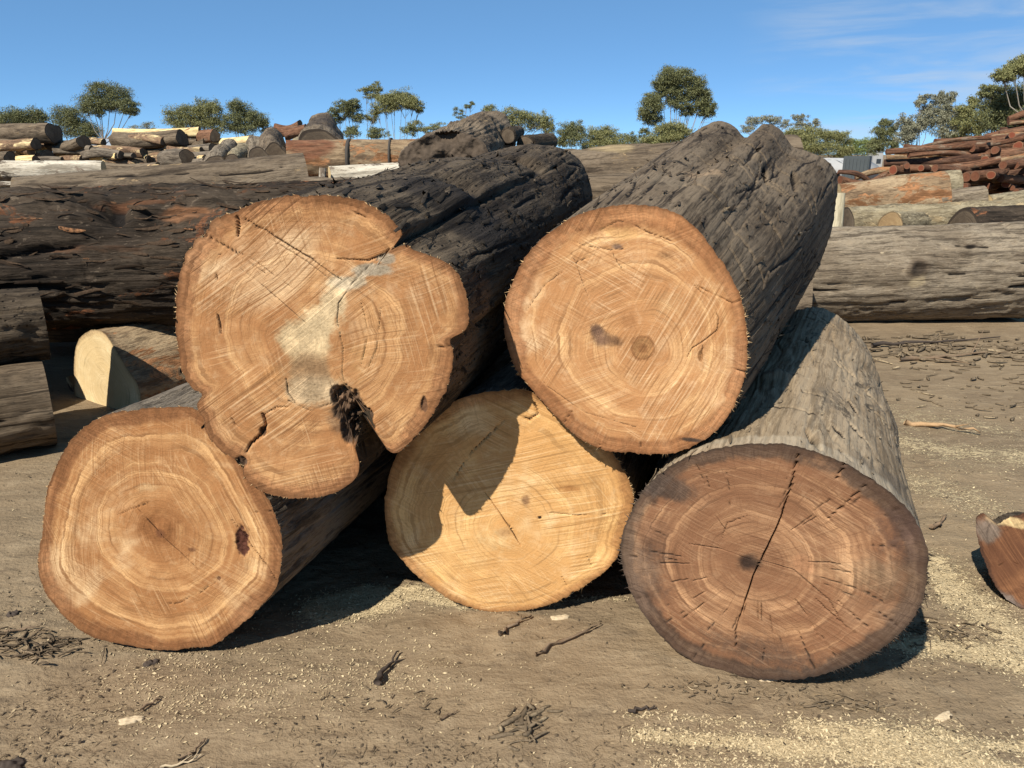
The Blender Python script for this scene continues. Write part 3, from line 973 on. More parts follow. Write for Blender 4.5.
LE.face(M_FACE_E, M=108, stains=[(u(330, 700), 210 * k, 55 * k, (0.10, 0.072, 0.055), 0.6, 0.9), (u(590, 560), 75 * k, 120 * k, (0.125, 0.078, 0.055), 0.55, 0.9),
                          (u(90, 540), 62 * k, 130 * k, (0.135, 0.088, 0.062), 0.65, 0.8), (u(130, 370), 70 * k, 35 * k, (0.10, 0.072, 0.055), 0.75, 0.7),
                          (u(600, 450), 50 * k, 50 * k, (0.12, 0.07, 0.055), 0.5, 0.8), (u(290, 515), 26 * k, 22 * k, (0.06, 0.036, 0.026), 0.8, 0.8),
                          (u(480, 540), 105 * k, 42 * k, (0.50, 0.32, 0.175), 0.5, 1.0), (u(400, 520), 26 * k, 24 * k, (0.38, 0.175, 0.085), 0.6, 0.8),
                          (u(100, 450), 40 * k, 28 * k, (0.40, 0.20, 0.10), 0.45, 0.9), (u(430, 318), 45 * k, 20 * k, (0.42, 0.22, 0.11), 0.45, 0.9),
                          (u(310, 380), 120 * k, 60 * k, (0.40, 0.215, 0.115), 0.35, 1.0)],
        cracks=[([u(395, 285), u(388, 310), u(375, 370), u(352, 440), u(322, 500), u(300, 545), u(285, 595), u(268, 645), u(266, 690)], 0.0045, 0.04),
                ([u(487, 315), u(475, 335), u(465, 352)], 0.005, 0.03), ([u(540, 348), u(515, 372), u(450, 430)], 0.004, 0.02),
                ([u(175, 480), u(240, 490), u(300, 512)], 0.003, 0.012), ([u(318, 512), u(380, 530), u(450, 590), u(480, 640)], 0.003, 0.012),
                ([u(385, 590), u(410, 625), u(430, 665)], 0.004, 0.02), ([u(425, 588), u(460, 622), u(505, 660)], 0.004, 0.02),
                ([u(465, 590), u(500, 622), u(535, 650)], 0.003, 0.015), ([u(390, 650), u(405, 690), u(428, 738)], 0.0035, 0.015),
                ([u(335, 620), u(340, 660)], 0.003, 0.012), ([u(215, 590), u(180, 615), u(130, 650)], 0.0035, 0.015), ([u(550, 615), u(590, 645)], 0.003, 0.012),
                ([u(240, 470), u(250, 440), u(290, 425)], 0.003, 0.01), ([u(560, 425), u(600, 405)], 0.003, 0.012)] +
        [([u(302 + r0 * math.cos(t) * 1.25, 515 + r0 * math.sin(t)), u(302 + (r0 + l) * math.cos(t + 0.03) * 1.25, 515 + (r0 + l) * math.sin(t + 0.03))], 0.0032, 0.01) for t, r0, l in zip(np.random.default_rng(5).uniform(0, 6.28, 46), np.random.default_rng(6).uniform(70, 190, 46), np.random.default_rng(7).uniform(20, 60, 46))])
LE.trunk(M_BARK_E, lambda lc: D_fibre(lc, 0.4, 21) + D_weather(lc, 0.3, 23), NL=200, power=0.9, dense=1.15,
         cracks=side_cracks(34, 7, (0.15, 2.5), (0.03, 0.95), (-0.2, 1.3), (0.06, 0.30), (0.0045, 0.007), (0.006, 0.014)) + [(1.25, 0.05, 1.25, 0.20, 0.007, 0.04)],
         bumps=[(1.75, 0.33, 0.07, 0.05, 0.045), (1.78, 0.33, 0.03, 0.02, -0.02), (0.3, 0.5, 0.3, 0.3, 0.02), (0.9, 0.75, 0.2, 0.25, 0.03)],
         stains=[(1.75, 0.33, 0.06, 0.05, (0.15, 0.115, 0.08), 0.6), (1.0, 0.015, 0.9, 0.07, (0.33, 0.27, 0.19), 0.6), (0.2, 0.06, 0.4, 0.10, (0.09, 0.075, 0.06), 0.5)])
fringe(LE.O, LE.e1, LE.e2, LE.a, LE.c, LE.th, LE.R, 220, M_DARKCHIP, LE.root, 8, lmax=0.034, arcs=[(-0.9, 0.3), (-0.9, 0.3), (2.3, 3.6)], out=0.8)

flakes(LE.tr, LE.a, 260, 31, 0.015, 0.09, 0.003, 0.012, M_FLAKE_E, LE.root)

# lower middle log, deepest set and mostly shaded
zC = lambda pts: zpts(360, 370, 0.3386, pts)
OC = ground_at(515, 613)
LC = Hero('straw-yellow ended log on the ground in the middle, half shaded by the logs above',
          zC([(490, 58), (530, 80), (600, 115), (670, 165), (740, 235), (790, 320), (808, 370), (800, 430), (775, 500), (755, 560), (715, 600), (660, 640), (600, 675), (540, 700), (470, 712), (400, 716), (340, 705), (270, 680), (210, 640), (160, 600), (120, 555), (90, 520), (78, 470), (72, 410), (80, 340), (100, 270), (140, 200), (200, 140), (270, 95), (350, 70), (420, 60)]),
          zC([(440, 470)])[0], OC, R_(6), 2.7, seed=3, rear_scale=0.97, rear_c=(0.58, 0.38))
u = lambda x, y: LC.uv(*zC([(x, y)])[0])
k = LC.m(0.3386)
LC.face(M_FACE_C, M=84, stains=[(u(390, 500), 85 * k, 75 * k, (0.82, 0.60, 0.30), 0.5, 0.8), (u(620, 350), 60 * k, 20 * k, (0.45, 0.19, 0.06), 0.6, 0.8),
                          (u(490, 385), 20 * k, 26 * k, (0.26, 0.14, 0.07), 0.7, 0.8), (u(430, 480), 30 * k, 20 * k, (0.46, 0.22, 0.08), 0.55, 0.8)],
        cracks=[([u(368, 362), u(410, 420), u(445, 470), u(475, 520)], 0.0045, 0.02), ([u(475, 135), u(500, 150), u(525, 130), u(515, 95)], 0.006, 0.02),
                ([u(668, 545), u(685, 580)], 0.003, 0.01), ([u(270, 330), u(330, 240), u(450, 125)], 0.004, 0.02), ([u(595, 610), u(612, 640)], 0.003, 0.01),
                ([u(560, 420), u(640, 430), u(740, 425)], 0.0025, 0.008)],
        cavities=[(u(640, 662), 22 * k, 10 * k, 0.015, (0.20, 0.11, 0.05)), (u(530, 436), 6 * k, 5 * k, 0.01, DARK)])
LC.trunk(M_BARK_A, lambda lc: D_weather(lc, 0.9, 31), NL=60)
fringe(LC.O, LC.e1, LC.e2, LC.a, LC.c, LC.th, LC.R, 150, M_CHIP, LC.root, 11, lmax=0.03, arcs=[(0.2, 1.6), (-1.4, 0.2), (0.2, 1.6)])

# upper left log, lobed and charred
zB = lambda pts: zpts(160, 170, 0.4427, pts)
OB = on_plane(235, 440, OA, LA.n) - ray(235, 440) * 0.045
LB = Hero('lobed orange-ended log with a pale rotten streak and charred bark, atop the pile',
          zB([(170, 96), (200, 78), (260, 62), (330, 58), (390, 57), (440, 66), (490, 86), (525, 112), (545, 135), (545, 155), (524, 171), (530, 176), (550, 169), (575, 182), (610, 192), (645, 210), (672, 235), (690, 275), (698, 320), (690, 360), (670, 374), (656, 384), (660, 410), (660, 440), (652, 480), (635, 520), (605, 565), (575, 605), (535, 640), (510, 628), (494, 600), (478, 572), (460, 548), (452, 552), (450, 580), (446, 612), (438, 640), (449, 656), (450, 675), (440, 700), (400, 725), (340, 742), (280, 740), (230, 725), (195, 700), (185, 675), (165, 650), (140, 635), (110, 605), (98, 565), (85, 530), (96, 508), (70, 490), (50, 450), (40, 390), (36, 330), (40, 260), (55, 200), (80, 160), (105, 140), (122, 110), (155, 98)]),
          zB([(345, 375)])[0], OB, R_(0), 2.75, seed=4, N=500, jitter=0.008,
          rear_px=[(446, 170), (474, 160), (509, 151), (552, 148), (577, 158), (589, 180), (593, 205), (590, 240), (570, 285), (520, 305), (465, 300), (430, 260), (425, 205)])
u = lambda x, y: LB.uv(*zB([(x, y)])[0])
k = LB.m(0.4427)
LB.face(M_FACE_B, M=132, relief=0.007, stains=[
            (u(335, 420), 80 * k, 110 * k, (0.60, 0.42, 0.22), 0.62, 0.9), (u(330, 385), 70 * k, 52 * k, (0.90, 0.66, 0.37), 0.8, 0.6), (u(365, 345), 52 * k, 46 * k, (0.90, 0.67, 0.38), 0.8, 0.6), (u(395, 290), 34 * k, 50 * k, (0.86, 0.64, 0.37), 0.8, 0.6),
            (u(425, 255), 48 * k, 20 * k, ROT, 0.85, 0.5), (u(480, 225), 55 * k, 17 * k, (0.52, 0.42, 0.29), 0.85, 0.5), (u(510, 200), 24 * k, 14 * k, (0.45, 0.36, 0.25), 0.8, 0.5),
            (u(340, 450), 52 * k, 40 * k, (0.36, 0.20, 0.095), 0.7, 0.5), (u(345, 500), 68 * k, 40 * k, (0.60, 0.43, 0.25), 0.8, 0.6), (u(250, 460), 30 * k, 26 * k, (0.62, 0.27, 0.08), 0.45, 0.7),
            (u(445, 430), 40 * k, 90 * k, (0.66, 0.40, 0.15), 0.35, 0.8), (u(555, 265), 22 * k, 14 * k, (0.60, 0.27, 0.10), 0.5, 0.7), (u(360, 100), 150 * k, 38 * k, (0.40, 0.185, 0.07), 0.45, 0.8),
            (u(400, 570), 30 * k, 40 * k, (0.14, 0.085, 0.05), 0.6, 0.6), (u(120, 330), 26 * k, 120 * k, (0.38, 0.17, 0.06), 0.3, 0.9)],
        cracks=[([u(172, 100), u(180, 130), u(175, 150)], 0.006, 0.03), ([u(190, 108), u(260, 150), u(340, 200), u(410, 248)], 0.0045, 0.012),
                ([u(105, 148), u(160, 180), u(240, 235)], 0.004, 0.010), ([u(135, 190), u(220, 250), u(330, 345)], 0.003, 0.006), ([u(225, 140), u(330, 205), u(390, 250)], 0.003, 0.006),
                ([u(195, 640), u(205, 620), u(228, 600), u(240, 575), u(232, 550)], 0.008, 0.03), ([u(232, 555), u(262, 535), u(300, 535)], 0.004, 0.012),
                ([u(545, 160), u(505, 190), u(470, 205), u(400, 200)], 0.005, 0.012), 
                ([u(290, 520), u(340, 545), u(390, 525)], 0.004, 0.01), ([u(285, 470), u(290, 505), u(310, 530)], 0.004, 0.01),
                ([u(610, 395), u(640, 400), u(660, 396)], 0.004, 0.015), ([u(524, 176), u(470, 218), u(430, 262), u(404, 300), u(400, 345), u(414, 400), u(412, 455), u(420, 500)], 0.0034, 0.006), ([u(130, 325), u(134, 345), u(138, 372)], 0.006, 0.012), ([u(126, 235), u(130, 250)], 0.005, 0.01), ([u(128, 160), u(215, 205), u(300, 268)], 0.003, 0.006), ([u(205, 122), u(300, 175), u(395, 228)], 0.003, 0.006), ([u(430, 92), u(455, 102), u(475, 112)], 0.004, 0.012),
                ([u(160, 560), u(170, 575), u(180, 585)], 0.005, 0.014), ([u(500, 310), u(490, 400), u(470, 450)], 0.0025, 0.005), ([u(455, 300), u(470, 370), u(455, 440)], 0.0025, 0.005)],
        cavities=[(u(425, 530), 34 * k, 40 * k, 0.030, (0.15, 0.09, 0.052)), (u(402, 506), 17 * k, 17 * k, 0.012, (0.20, 0.12, 0.07)), (u(452, 575), 34 * k, 50 * k, 0.07, (0.10, 0.062, 0.038)), (u(425, 590), 18 * k, 40 * k, 0.03, (0.13, 0.08, 0.05)),
                  (u(597, 525), 8 * k, 22 * k, 0.008, (0.16, 0.08, 0.04)), (u(232, 592), 9 * k, 14 * k, 0.012, (0.14, 0.075, 0.04)), (u(186, 660), 16 * k, 12 * k, 0.015, (0.11, 0.065, 0.04))])
LB.trunk(M_BARK_CHAR, lambda lc: D_char(lc, 0.35, 41) + D_fibre(lc, 0.16, 43), NL=260, power=0.75, dense=1.1,
         bumps=[(1.02, 0.66, 0.085, 0.10, -0.14), (0.90, 0.62, 0.06, 0.07, -0.10), (1.35, 0.40, 0.30, 0.30, 0.03), (1.1, 0.9, 0.30, 0.28, 0.035), (0.85, 0.17, 0.10, 0.14, 0.03), (1.0, 0.24, 0.09, 0.09, -0.03)],
         stains=[(1.00, 0.65, 0.10, 0.12, (0.012, 0.011, 0.011), 0.9), (0.85, 0.16, 0.28, 0.26, (0.022, 0.018, 0.015), 0.7), (0.3, 0.3, 0.4, 0.6, (0.03, 0.025, 0.021), 0.5)],
         cracks=side_cracks(36, 9, (-0.2, 2.2), (0.05, 0.95), (1.4, 1.75), (0.15, 0.7), (0.004, 0.008), (0.005, 0.014)))
fringe(LB.O, LB.e1, LB.e2, LB.a, LB.c, LB.th, LB.R, 300, M_CHIP, LB.root, 14, lmin=0.003, lmax=0.015)
flakes(LB.tr, LB.a, 700, 32, 0.015, 0.13, 0.004, 0.022, M_FLAKE_B, LB.root, lift=0.5)

# upper right log, flared towards its far end
zD = lambda pts: zpts(490, 190, 0.3645, pts)
aD, _, _ = frame(R_(23.5))
OD = at(625, 328, 2.30)
LD = Hero('round honey-coloured log with dark heart spots and flared slate-grey trunk atop the pile',
          zD([(250, 65), (320, 45), (400, 40), (470, 48), (530, 75), (570, 110), (605, 155), (640, 200), (665, 245), (690, 300), (700, 350), (707, 410), (705, 470), (697, 520), (680, 570), (650, 625), (610, 670), (560, 700), (510, 720), (440, 725), (380, 720), (320, 715), (260, 690), (210, 650), (165, 605), (125, 560), (95, 525), (65, 480), (48, 430), (38, 370), (42, 310), (60, 260), (85, 205), (120, 155), (160, 120), (205, 88)]),
          zD([(420, 430)])[0], OD, R_(16), 2.5, seed=5, N=480,
          rear_px=[(657, 182), (677, 153), (694, 133), (717, 121), (734, 126), (747, 139), (763, 124), (780, 129), (792, 146), (809, 152), (826, 160), (836, 173), (837, 193), (830, 235), (812, 278), (790, 303), (750, 318), (700, 308), (665, 280), (648, 230)])
u = lambda x, y: LD.uv(*zD([(x, y)])[0])
k = LD.m(0.3645)
LD.face(M_FACE_D, M=115, stains=[
            (u(385, 365), 34 * k, 46 * k, (0.40, 0.18, 0.07), 0.55, 0.9), (u(420, 432), 33 * k, 33 * k, (0.30, 0.13, 0.05), 0.8, 0.3), (u(420, 432), 26 * k, 26 * k, (0.52, 0.27, 0.11), 0.8, 0.3), (u(420, 434), 13 * k, 13 * k, (0.30, 0.13, 0.05), 0.7, 0.4),
            (u(305, 410), 38 * k, 30 * k, (0.19, 0.105, 0.062), 0.85, 0.9), (u(290, 385), 20 * k, 22 * k, (0.17, 0.095, 0.06), 0.7, 0.9), (u(345, 415), 26 * k, 18 * k, (0.23, 0.12, 0.06), 0.7, 0.9),
            (u(480, 180), 34 * k, 16 * k, (0.22, 0.11, 0.05), 0.6, 0.8), (u(350, 155), 20 * k, 10 * k, (0.15, 0.10, 0.085), 0.7, 0.8), (u(350, 120), 70 * k, 24 * k, (0.74, 0.45, 0.18), 0.55, 0.8),
            (u(500, 310), 75 * k, 40 * k, (0.70, 0.47, 0.24), 0.45, 0.9), (u(480, 100), 120 * k, 40 * k, (0.34, 0.14, 0.05), 0.5, 0.8), (u(270, 80), 70 * k, 30 * k, (0.42, 0.19, 0.07), 0.4, 0.8),
            (u(550, 685), 36 * k, 8 * k, (0.06, 0.04, 0.03), 0.8, 0.6), (u(640, 440), 26 * k, 110 * k, (0.42, 0.21, 0.08), 0.4, 0.8)],
        cracks=[([u(235, 110), u(290, 118), u(330, 95), u(350, 85), u(390, 92), u(430, 115), u(500, 140)], 0.0035, 0.008), ([u(195, 128), u(260, 152), u(330, 165), u(380, 160)], 0.003, 0.006),
                ([u(560, 262), u(600, 300), u(628, 350), u(622, 385), u(590, 410), u(555, 435), u(540, 460)], 0.0035, 0.010), ([u(565, 262), u(620, 290), u(665, 310), u(688, 300)], 0.004, 0.012),
                ([u(640, 488), u(665, 492), u(702, 500)], 0.004, 0.015), ([u(660, 395), u(705, 388)], 0.003, 0.01), ([u(412, 680), u(413, 705)], 0.003, 0.01), ([u(225, 605), u(205, 635), u(195, 655)], 0.003, 0.01),
                ([u(300, 695), u(302, 715)], 0.003, 0.01), ([u(585, 425), u(578, 470)], 0.004, 0.01), ([u(205, 135), u(235, 200), u(270, 300)], 0.0022, 0.004), ([u(330, 160), u(350, 200), u(390, 260)], 0.0022, 0.004),
                ([u(100, 330), u(150, 260), u(230, 200), u(300, 175)], 0.003, 0.006), ([u(95, 470), u(160, 540), u(260, 610), u(400, 650)], 0.0025, 0.004)],
        cavities=[(u(578, 456), 7 * k, 15 * k, 0.003, (0.34, 0.17, 0.07))])
LD.trunk(M_BARK_D, lambda lc: D_fibre(lc, 0.12, 51) + D_weather(lc, 0.16, 53), NL=280, power=0.85, dense=1.1,
         cracks=side_cracks(34, 18, (-0.4, 1.9), (0.05, 0.95), (1.42, 1.70), (0.25, 0.9), (0.0035, 0.006), (0.004, 0.010)) + side_cracks(20, 17, (-0.3, 1.7), (0.03, 0.9), (-0.1, 0.9), (0.10, 0.40), (0.0055, 0.009), (0.010, 0.022)) +
         [(1.05, 0.52, 1.35, 0.30, 0.013, 0.035), (0.80, 0.62, 1.45, 0.45, 0.012, 0.035), (-0.35, 0.55, 1.5, 0.6, 0.02, 0.045), (-0.15, 0.5, 1.45, 0.4, 0.014, 0.035), (1.25, 0.62, 0.4, 0.3, 0.008, 0.02)],
         bumps=[(1.2, 0.55, 0.05, 0.05, 0.02), (-0.4, 0.45, 0.12, 0.3, -0.04)],
         stains=[(1.45, 0.28, 0.10, 0.09, (0.27, 0.185, 0.11), 0.55), (1.75, 0.2, 0.22, 0.10, (0.20, 0.155, 0.105), 0.45)])
fringe(LD.O, LD.e1, LD.e2, LD.a, LD.c, LD.th, LD.R, 150, M_CHIP, LD.root, 17, lmax=0.028, arcs=[(2.0, 5.6), (-0.6, 0.6)])


flakes(LD.tr, LD.a, 560, 33, 0.012, 0.10, 0.003, 0.014, M_FLAKE_D, LD.root, lift=0.5)


# ------------------------------------------------------------------ simpler logs behind
def log_between(name, p0, p1, r0, r1, mat, fmat, label, group=None, NA=40, NL=40, disp=None, seed=0, cat='log', wob=0.06, bend=0.0, M=6, bumps=(), stains=(), cracks=(), squash=1.0, parts=True):
    p0, p1 = np.asarray(p0, float), np.asarray(p1, float)
    L = np.linalg.norm(p1 - p0)
    a = (p1 - p0) / L
    ref = Z if abs(a[2]) < 0.9 else np.array([0, 1.0, 0])
    e1 = np.cross(a, ref)
    e1 /= np.linalg.norm(e1)
    e2 = np.cross(e1, a)
    z2 = np.zeros(2)
    th, R0 = polar_outline(circle_uv(z2, r0, r0 * squash, wob=wob, seed=seed), z2, NA, r0 * 0.02, seed)
    _, R1 = polar_outline(circle_uv(z2, r1, r1 * squash, wob=wob, seed=seed + 3), z2, NA, r1 * 0.02, seed + 2)
    if a[0] > 0.5:      # marks are given as seen from the yard: turn them to the side that faces it
        cracks = [(math.pi - t0, s0, math.pi - an, ln, wd, dp) for t0, s0, an, ln, wd, dp in cracks]
        bumps = [(math.pi - t[0], *t[1:]) for t in bumps]
        stains = [(math.pi - t[0], *t[1:]) for t in stains]
    rg = np.random.default_rng(seed + 99)
    bd = rg.normal(0, 1, 2) * bend
    if disp is None:
        disp = lambda lc: D_fibre(lc, min(1.2, r0 / 0.25), seed + 60)
    o = sweep(name, p0, a, e1, e2, z2, R0, p1, z2, R1, th, NL, mat, None, disp, L, 1.0, bend=bd, seed=seed, bumps=bumps, stains=stains, cracks=cracks)
    tag(o, label, cat, group)
    if parts:
        face_mesh('cut_face', p0, e1, e2, -a, z2, th, R0, M, fmat, o, seed=seed, relief=0.01 * r0)
        face_mesh('cut_face', p1, e1, e2, a, z2, th, R1, M, fmat, o, seed=seed + 1, relief=0.01 * r0)
    return o


# short brown round at the right edge
OF = ground_at(1035, 609)
LF = Hero('short wet-brown log round with a grey rim, lying alone on the sawdusty ground',
          [(976, 520), (984, 513), (996, 524), (1010, 517), (1040, 512), (1075, 522), (1094, 550), (1088, 582), (1066, 604), (1035, 611), (1012, 603), (995, 585), (984, 560), (978, 540)],
          (1036, 562), OF, R_(33), 0.26, tilt=-0.32, seed=6, N=260, name='log_round', cat='log', rear_scale=0.72)
u = LF.uv
k = LF.m(1.0)
LF.face(M_FACE_F, M=60, stains=[(u(988, 530), 9 * k, 9 * k, (0.16, 0.12, 0.09), 0.8, 0.6), (u(1012, 522), 13 * k, 4 * k, (0.50, 0.36, 0.18), 0.8, 0.5), (u(1002, 600), 14 * k, 6 * k, (0.14, 0.11, 0.09), 0.7, 0.6)],
        cracks=[([u(998, 566), u(1008, 560), u(1018, 564)], 0.004, 0.015)])
LF.trunk(M_BARK_D, lambda lc: D_weather(lc, 0.7, 71), NL=60)

# --- right: weathered log lying across, and what lies behind it
YQ = 7.7
rQ = 0.47
log_between('log', at(735, 281, YQ), at(1017, 271, YQ + 0.1), rQ, rQ * 0.98, M_BARK_Q, M_FACE_GREY, 'big grey weathered log with a round knot lying across the bare ground', NA=130, NL=240, seed=101,
            disp=lambda lc: D_fibre(lc, 1.4, 161), bumps=[(2.85, 0.56, 0.11, 0.13, 0.035), (2.85, 0.555, 0.05, 0.055, -0.045), (2.5, 0.55, 0.30, 0.35, 0.03), (3.3, 0.97, 0.3, 0.12, -0.03)],
            stains=[(2.85, 0.555, 0.13, 0.14, (0.12, 0.09, 0.062), 0.7), (2.85, 0.555, 0.07, 0.075, (0.045, 0.034, 0.025), 0.95), (3.12, 0.56, 0.06, 0.10, (0.40, 0.32, 0.20), 0.6)],
            cracks=[(3.25, 0.2, 1.57, 0.7, 0.012, 0.03), (3.0, 0.70, 1.5, 0.35, 0.010, 0.03), (3.35, 0.93, 1.5, 0.40, 0.014, 0.05), (3.1, 0.93, 1.62, 0.3, 0.012, 0.05), (2.8, 0.92, 1.5, 0.3, 0.010, 0.04), (4.35, 0.93, 1.55, 0.5, 0.03, 0.06), (2.4, 0.75, 1.5, 0.4, 0.012, 0.03), (3.6, 0.5, 1.6, 0.25, 0.01, 0.02)], M=20)
log_between('log', at(962, 233, 8.7), at(1090, 226, 8.9), 0.27, 0.25, M_BARK_BURNT, M_FACE_GREY, 'dark log end just behind the split end of the grey weathered log', NA=80, NL=80, seed=102, M=10)
GR = 'logs heaped behind the grey weathered log'
log_between('log', at(846, 224, 9.2), at(1075, 214, 9.3), 0.20, 0.21, M_BARK_MOSS, M_FACE_GREY, 'mossy light-flecked log resting along the back of the grey weathered log', GR, NA=56, NL=120, seed=103, disp=lambda lc: D_gnarl(lc, 0.8, 163))
log_between('log', at(838, 205, 9.9), at(944, 195, 9.7), 0.25, 0.27, M_BARK_STRIP, M_FACE_PALE, 'orange-brown log with bark stripped off, below the red-brown log heap', GR, NA=56, NL=90, seed=104, disp=lambda lc: D_gnarl(lc, 0.8, 164), M=12)
log_between('log', at(890, 191, 10.4), at(958, 184, 10.3), 0.19, 0.17, M_BARK_MOSS, M_FACE_PALE, 'lichen-pale log tucked behind the orange-brown stripped log', GR, NA=64, NL=80, seed=105, M=8)
log_between('log', at(938, 203, 9.6), at(985, 196, 9.5), 0.145, 0.12, M_BARK_Q, M_FACE_GREY, 'smooth grey log with a rounded end under the red-brown heap', GR, NA=64, NL=80, seed=106, M=8)
log_between('log', at(985, 209, 9.45), at(1080, 200, 9.6), 0.17, 0.18, M_BARK_MOSS, M_FACE_PALE, 'pale chip-strewn log end beside the smooth grey log', GR, NA=64, NL=80, seed=107, disp=lambda lc: D_gnarl(lc, 0.7, 167))
log_between('log', at(890, 226, 8.75), at(925, 222, 9.2), 0.15, 0.13, M_BARK_MOSS, M_FACE_STUB, 'stubby log showing a pale cut face over the grey weathered log', GR, NA=64, NL=60, seed=108, M=10)
for i, (x0, x1, y, r) in enumerate([(830, 1080, 9.5, 0.40), (820, 1090, 10.2, 0.38)]):
    q0, q1 = at(x0, 240, y), at(x1, 240, y)
    q0[2] = q1[2] = r - 0.02
    log_between('log', q0, q1, r, r, M_BARK_PLAIN, M_FACE_GREY, 'brown log at the bottom of the heap behind the grey weathered log', 'bottom logs of the right heap', NA=48, NL=60, seed=110 + i)


def box_obj(name, c, size, mat, label=None, cat=None, parent=None, rotz=0.0, bevel=0.02, group=None):
    import bmesh
    bm = bmesh.new()
    bmesh.ops.create_cube(bm, size=1.0)
    bmesh.ops.scale(bm, vec=size, verts=bm.verts)
    if bevel:
        bmesh.ops.bevel(bm, geom=list(bm.edges), offset=bevel, segments=2, affect='EDGES')
    me = bpy.data.meshes.new(name)
    bm.to_mesh(me)
    bm.free()
    me.materials.append(mat)
    o = bpy.data.objects.new(name, me)
    COL.objects.link(o)
    o.location = c
    o.rotation_euler = (0, 0, rotz)
    if parent: o.parent = parent
    return tag(o, label, cat, group)


# pale slab standing against the heap
M_SLAB = bark_mat('slab_pale', (0.52, 0.45, 0.30), (0.30, 0.25, 0.16), (0.60, 0.53, 0.38), (8, 8, 1.5), bump=0.4)
pt, pb = at(841, 193, 8.5), at(838, 236, 8.5)
log_between('timber_slab', (pb[0], 8.5, 0.0), (pt[0], 8.55, pt[2]), 0.085, 0.075, M_SLAB, M_FACE_PALE, 'pale upright timber slab beside the end of the stripped log heap', None, NA=40, NL=40, seed=120, squash=0.5, cat='timber')

# --- heap of thin red-brown logs on the right
rg = np.random.default_rng(77)
GS = 'thin red-brown logs in the tall heap'
LS = 'thin red-brown log in the tall heap behind the weathered logs'
heap = []   # pixel left end, pixel right end, depth of each end, radius px
side = [(886, 152, 985, 145, 4.5), (896, 158, 960, 150, 5), (905, 147, 1010, 140, 5), (925, 160, 985, 152, 5), (935, 142, 1040, 135, 6), (884, 163, 980, 158, 5.5), (900, 168, 1000, 160, 6),
        (888, 170, 970, 171, 6), (915, 172, 1015, 168, 6), (930, 176, 1030, 172, 6), (884, 176, 935, 172, 6), (960, 150, 1060, 143, 7), (985, 138, 1060, 128, 7), (1000, 131, 1060, 122, 6), (1008, 120, 1060, 112, 6),
        (950, 165, 1040, 158, 6), (975, 156, 1060, 150, 7), (990, 165, 1070, 163, 7), (1000, 175, 1070, 173, 6), (985, 184, 1060, 182, 6), (840, 180, 885, 176, 7), (838, 172, 870, 182, 4), (846, 186, 900, 184, 5), (855, 178, 905, 172, 5)]
for _ in range(105):
    xx = rg.uniform(884, 1010)
    top_y = 152 - (xx - 885) * 0.17 - (14 if xx > 1004 else 0)
    yy = rg.uniform(top_y, 192)
    if xx < 900 and yy > 182:
        continue
    ll = rg.uniform(45, 120)
    side.append((xx, yy, xx + ll, yy - ll * rg.uniform(-0.06, 0.16), rg.uniform(1.9, 3.6)))
for i, (x0, y0, x1, y1, r) in enumerate(side):
    d0 = 12.5 + rg.uniform(-0.5, 0.9) + (0.9 if y0 < 150 else 0)
    d1 = d0 + rg.uniform(-0.5, 0.3)
    rr = r * px_m(12.5) * rg.uniform(0.6, 0.75) if i < 24 else r * px_m(12.5)
    log_between('thin_log', at(x0, y0, d0), at(x1, y1, d1), rr * 0.85, rr, (M_BARK_RED, M_BARK_RED2, M_BARK_RED, M_BARK_STRIP)[i % 4], M_FACE_REDB, (LS, LS.replace('red-brown', 'dark red'), LS, LS.replace('red-brown log', 'pole of lighter orange-brown'))[i % 4], (GS, 'thin dark red logs in the tall heap', GS, 'lighter orange-brown poles in the tall heap')[i % 4], NA=14, NL=14, seed=200 + i, bend=0.06, M=5, wob=0.12)
ends = [(893, 170, 7), (929, 180, 6), (907, 166, 4.5), (921, 168, 5), (935, 168, 5.5), (940, 176, 6), (955, 181, 6.5), (966, 177, 7), (975, 176, 7.5), (991, 175, 6), (1001, 178, 6), (1012, 188, 4), (978, 190, 4.5), (1016, 192, 5),
        (964, 187, 6), (948, 185, 5), (1003, 165, 6), (995, 150, 6), (1018, 146, 7), (1007, 152, 6), (972, 148, 6), (985, 160, 6), (1015, 165, 6), (986, 186, 6), (1006, 184, 6), (1020, 181, 5), (950, 170, 5), (1012, 135, 5), (958, 172, 5), (1010, 200, 4.5), (1000, 196, 4.5)]
for i, (x, y, r) in enumerate(ends):
    d0 = 11.6 + rg.uniform(-0.3, 0.4) + (0.5 if y < 155 else 0)
    p0 = at(x, y, d0)
    yaw = rg.uniform(0.45, 1.15)
    L = rg.uniform(0.9, 1.6)
    p1 = p0 + np.array([math.sin(yaw) * L, math.cos(yaw) * L, rg.uniform(-0.08, 0.10)])
    rr = r * px_m(12.0) * 0.62
    log_between('thin_log', p0, p1, rr, rr * 0.9, (M_BARK_RED, M_BARK_RED2)[i % 2], (M_FACE_RED, M_FACE_REDB, M_FACE_REDB)[i % 3], 'thin red log in the tall heap with its round sawn end turned outwards', 'round ends in the red-brown heap', NA=24, NL=12, seed=300 + i, bend=0.02, M=8)
for i in range(16):
    d = 12.6 + (i % 3) * 0.45
    q0, q1 = at(930 + rg.uniform(-10, 30), 220, d), at(1090, 220, d)
    q0[2] = q1[2] = 0.13 + 0.19 * (i // 3)
    log_between('thin_log', q0, q1, 0.10, 0.10, M_BARK_RED, M_FACE_RED, 'thin red-brown log low in the heap behind the mossy log', 'lower thin logs of the heap', NA=16, NL=8, seed=350 + i, bend=0.02, M=3)

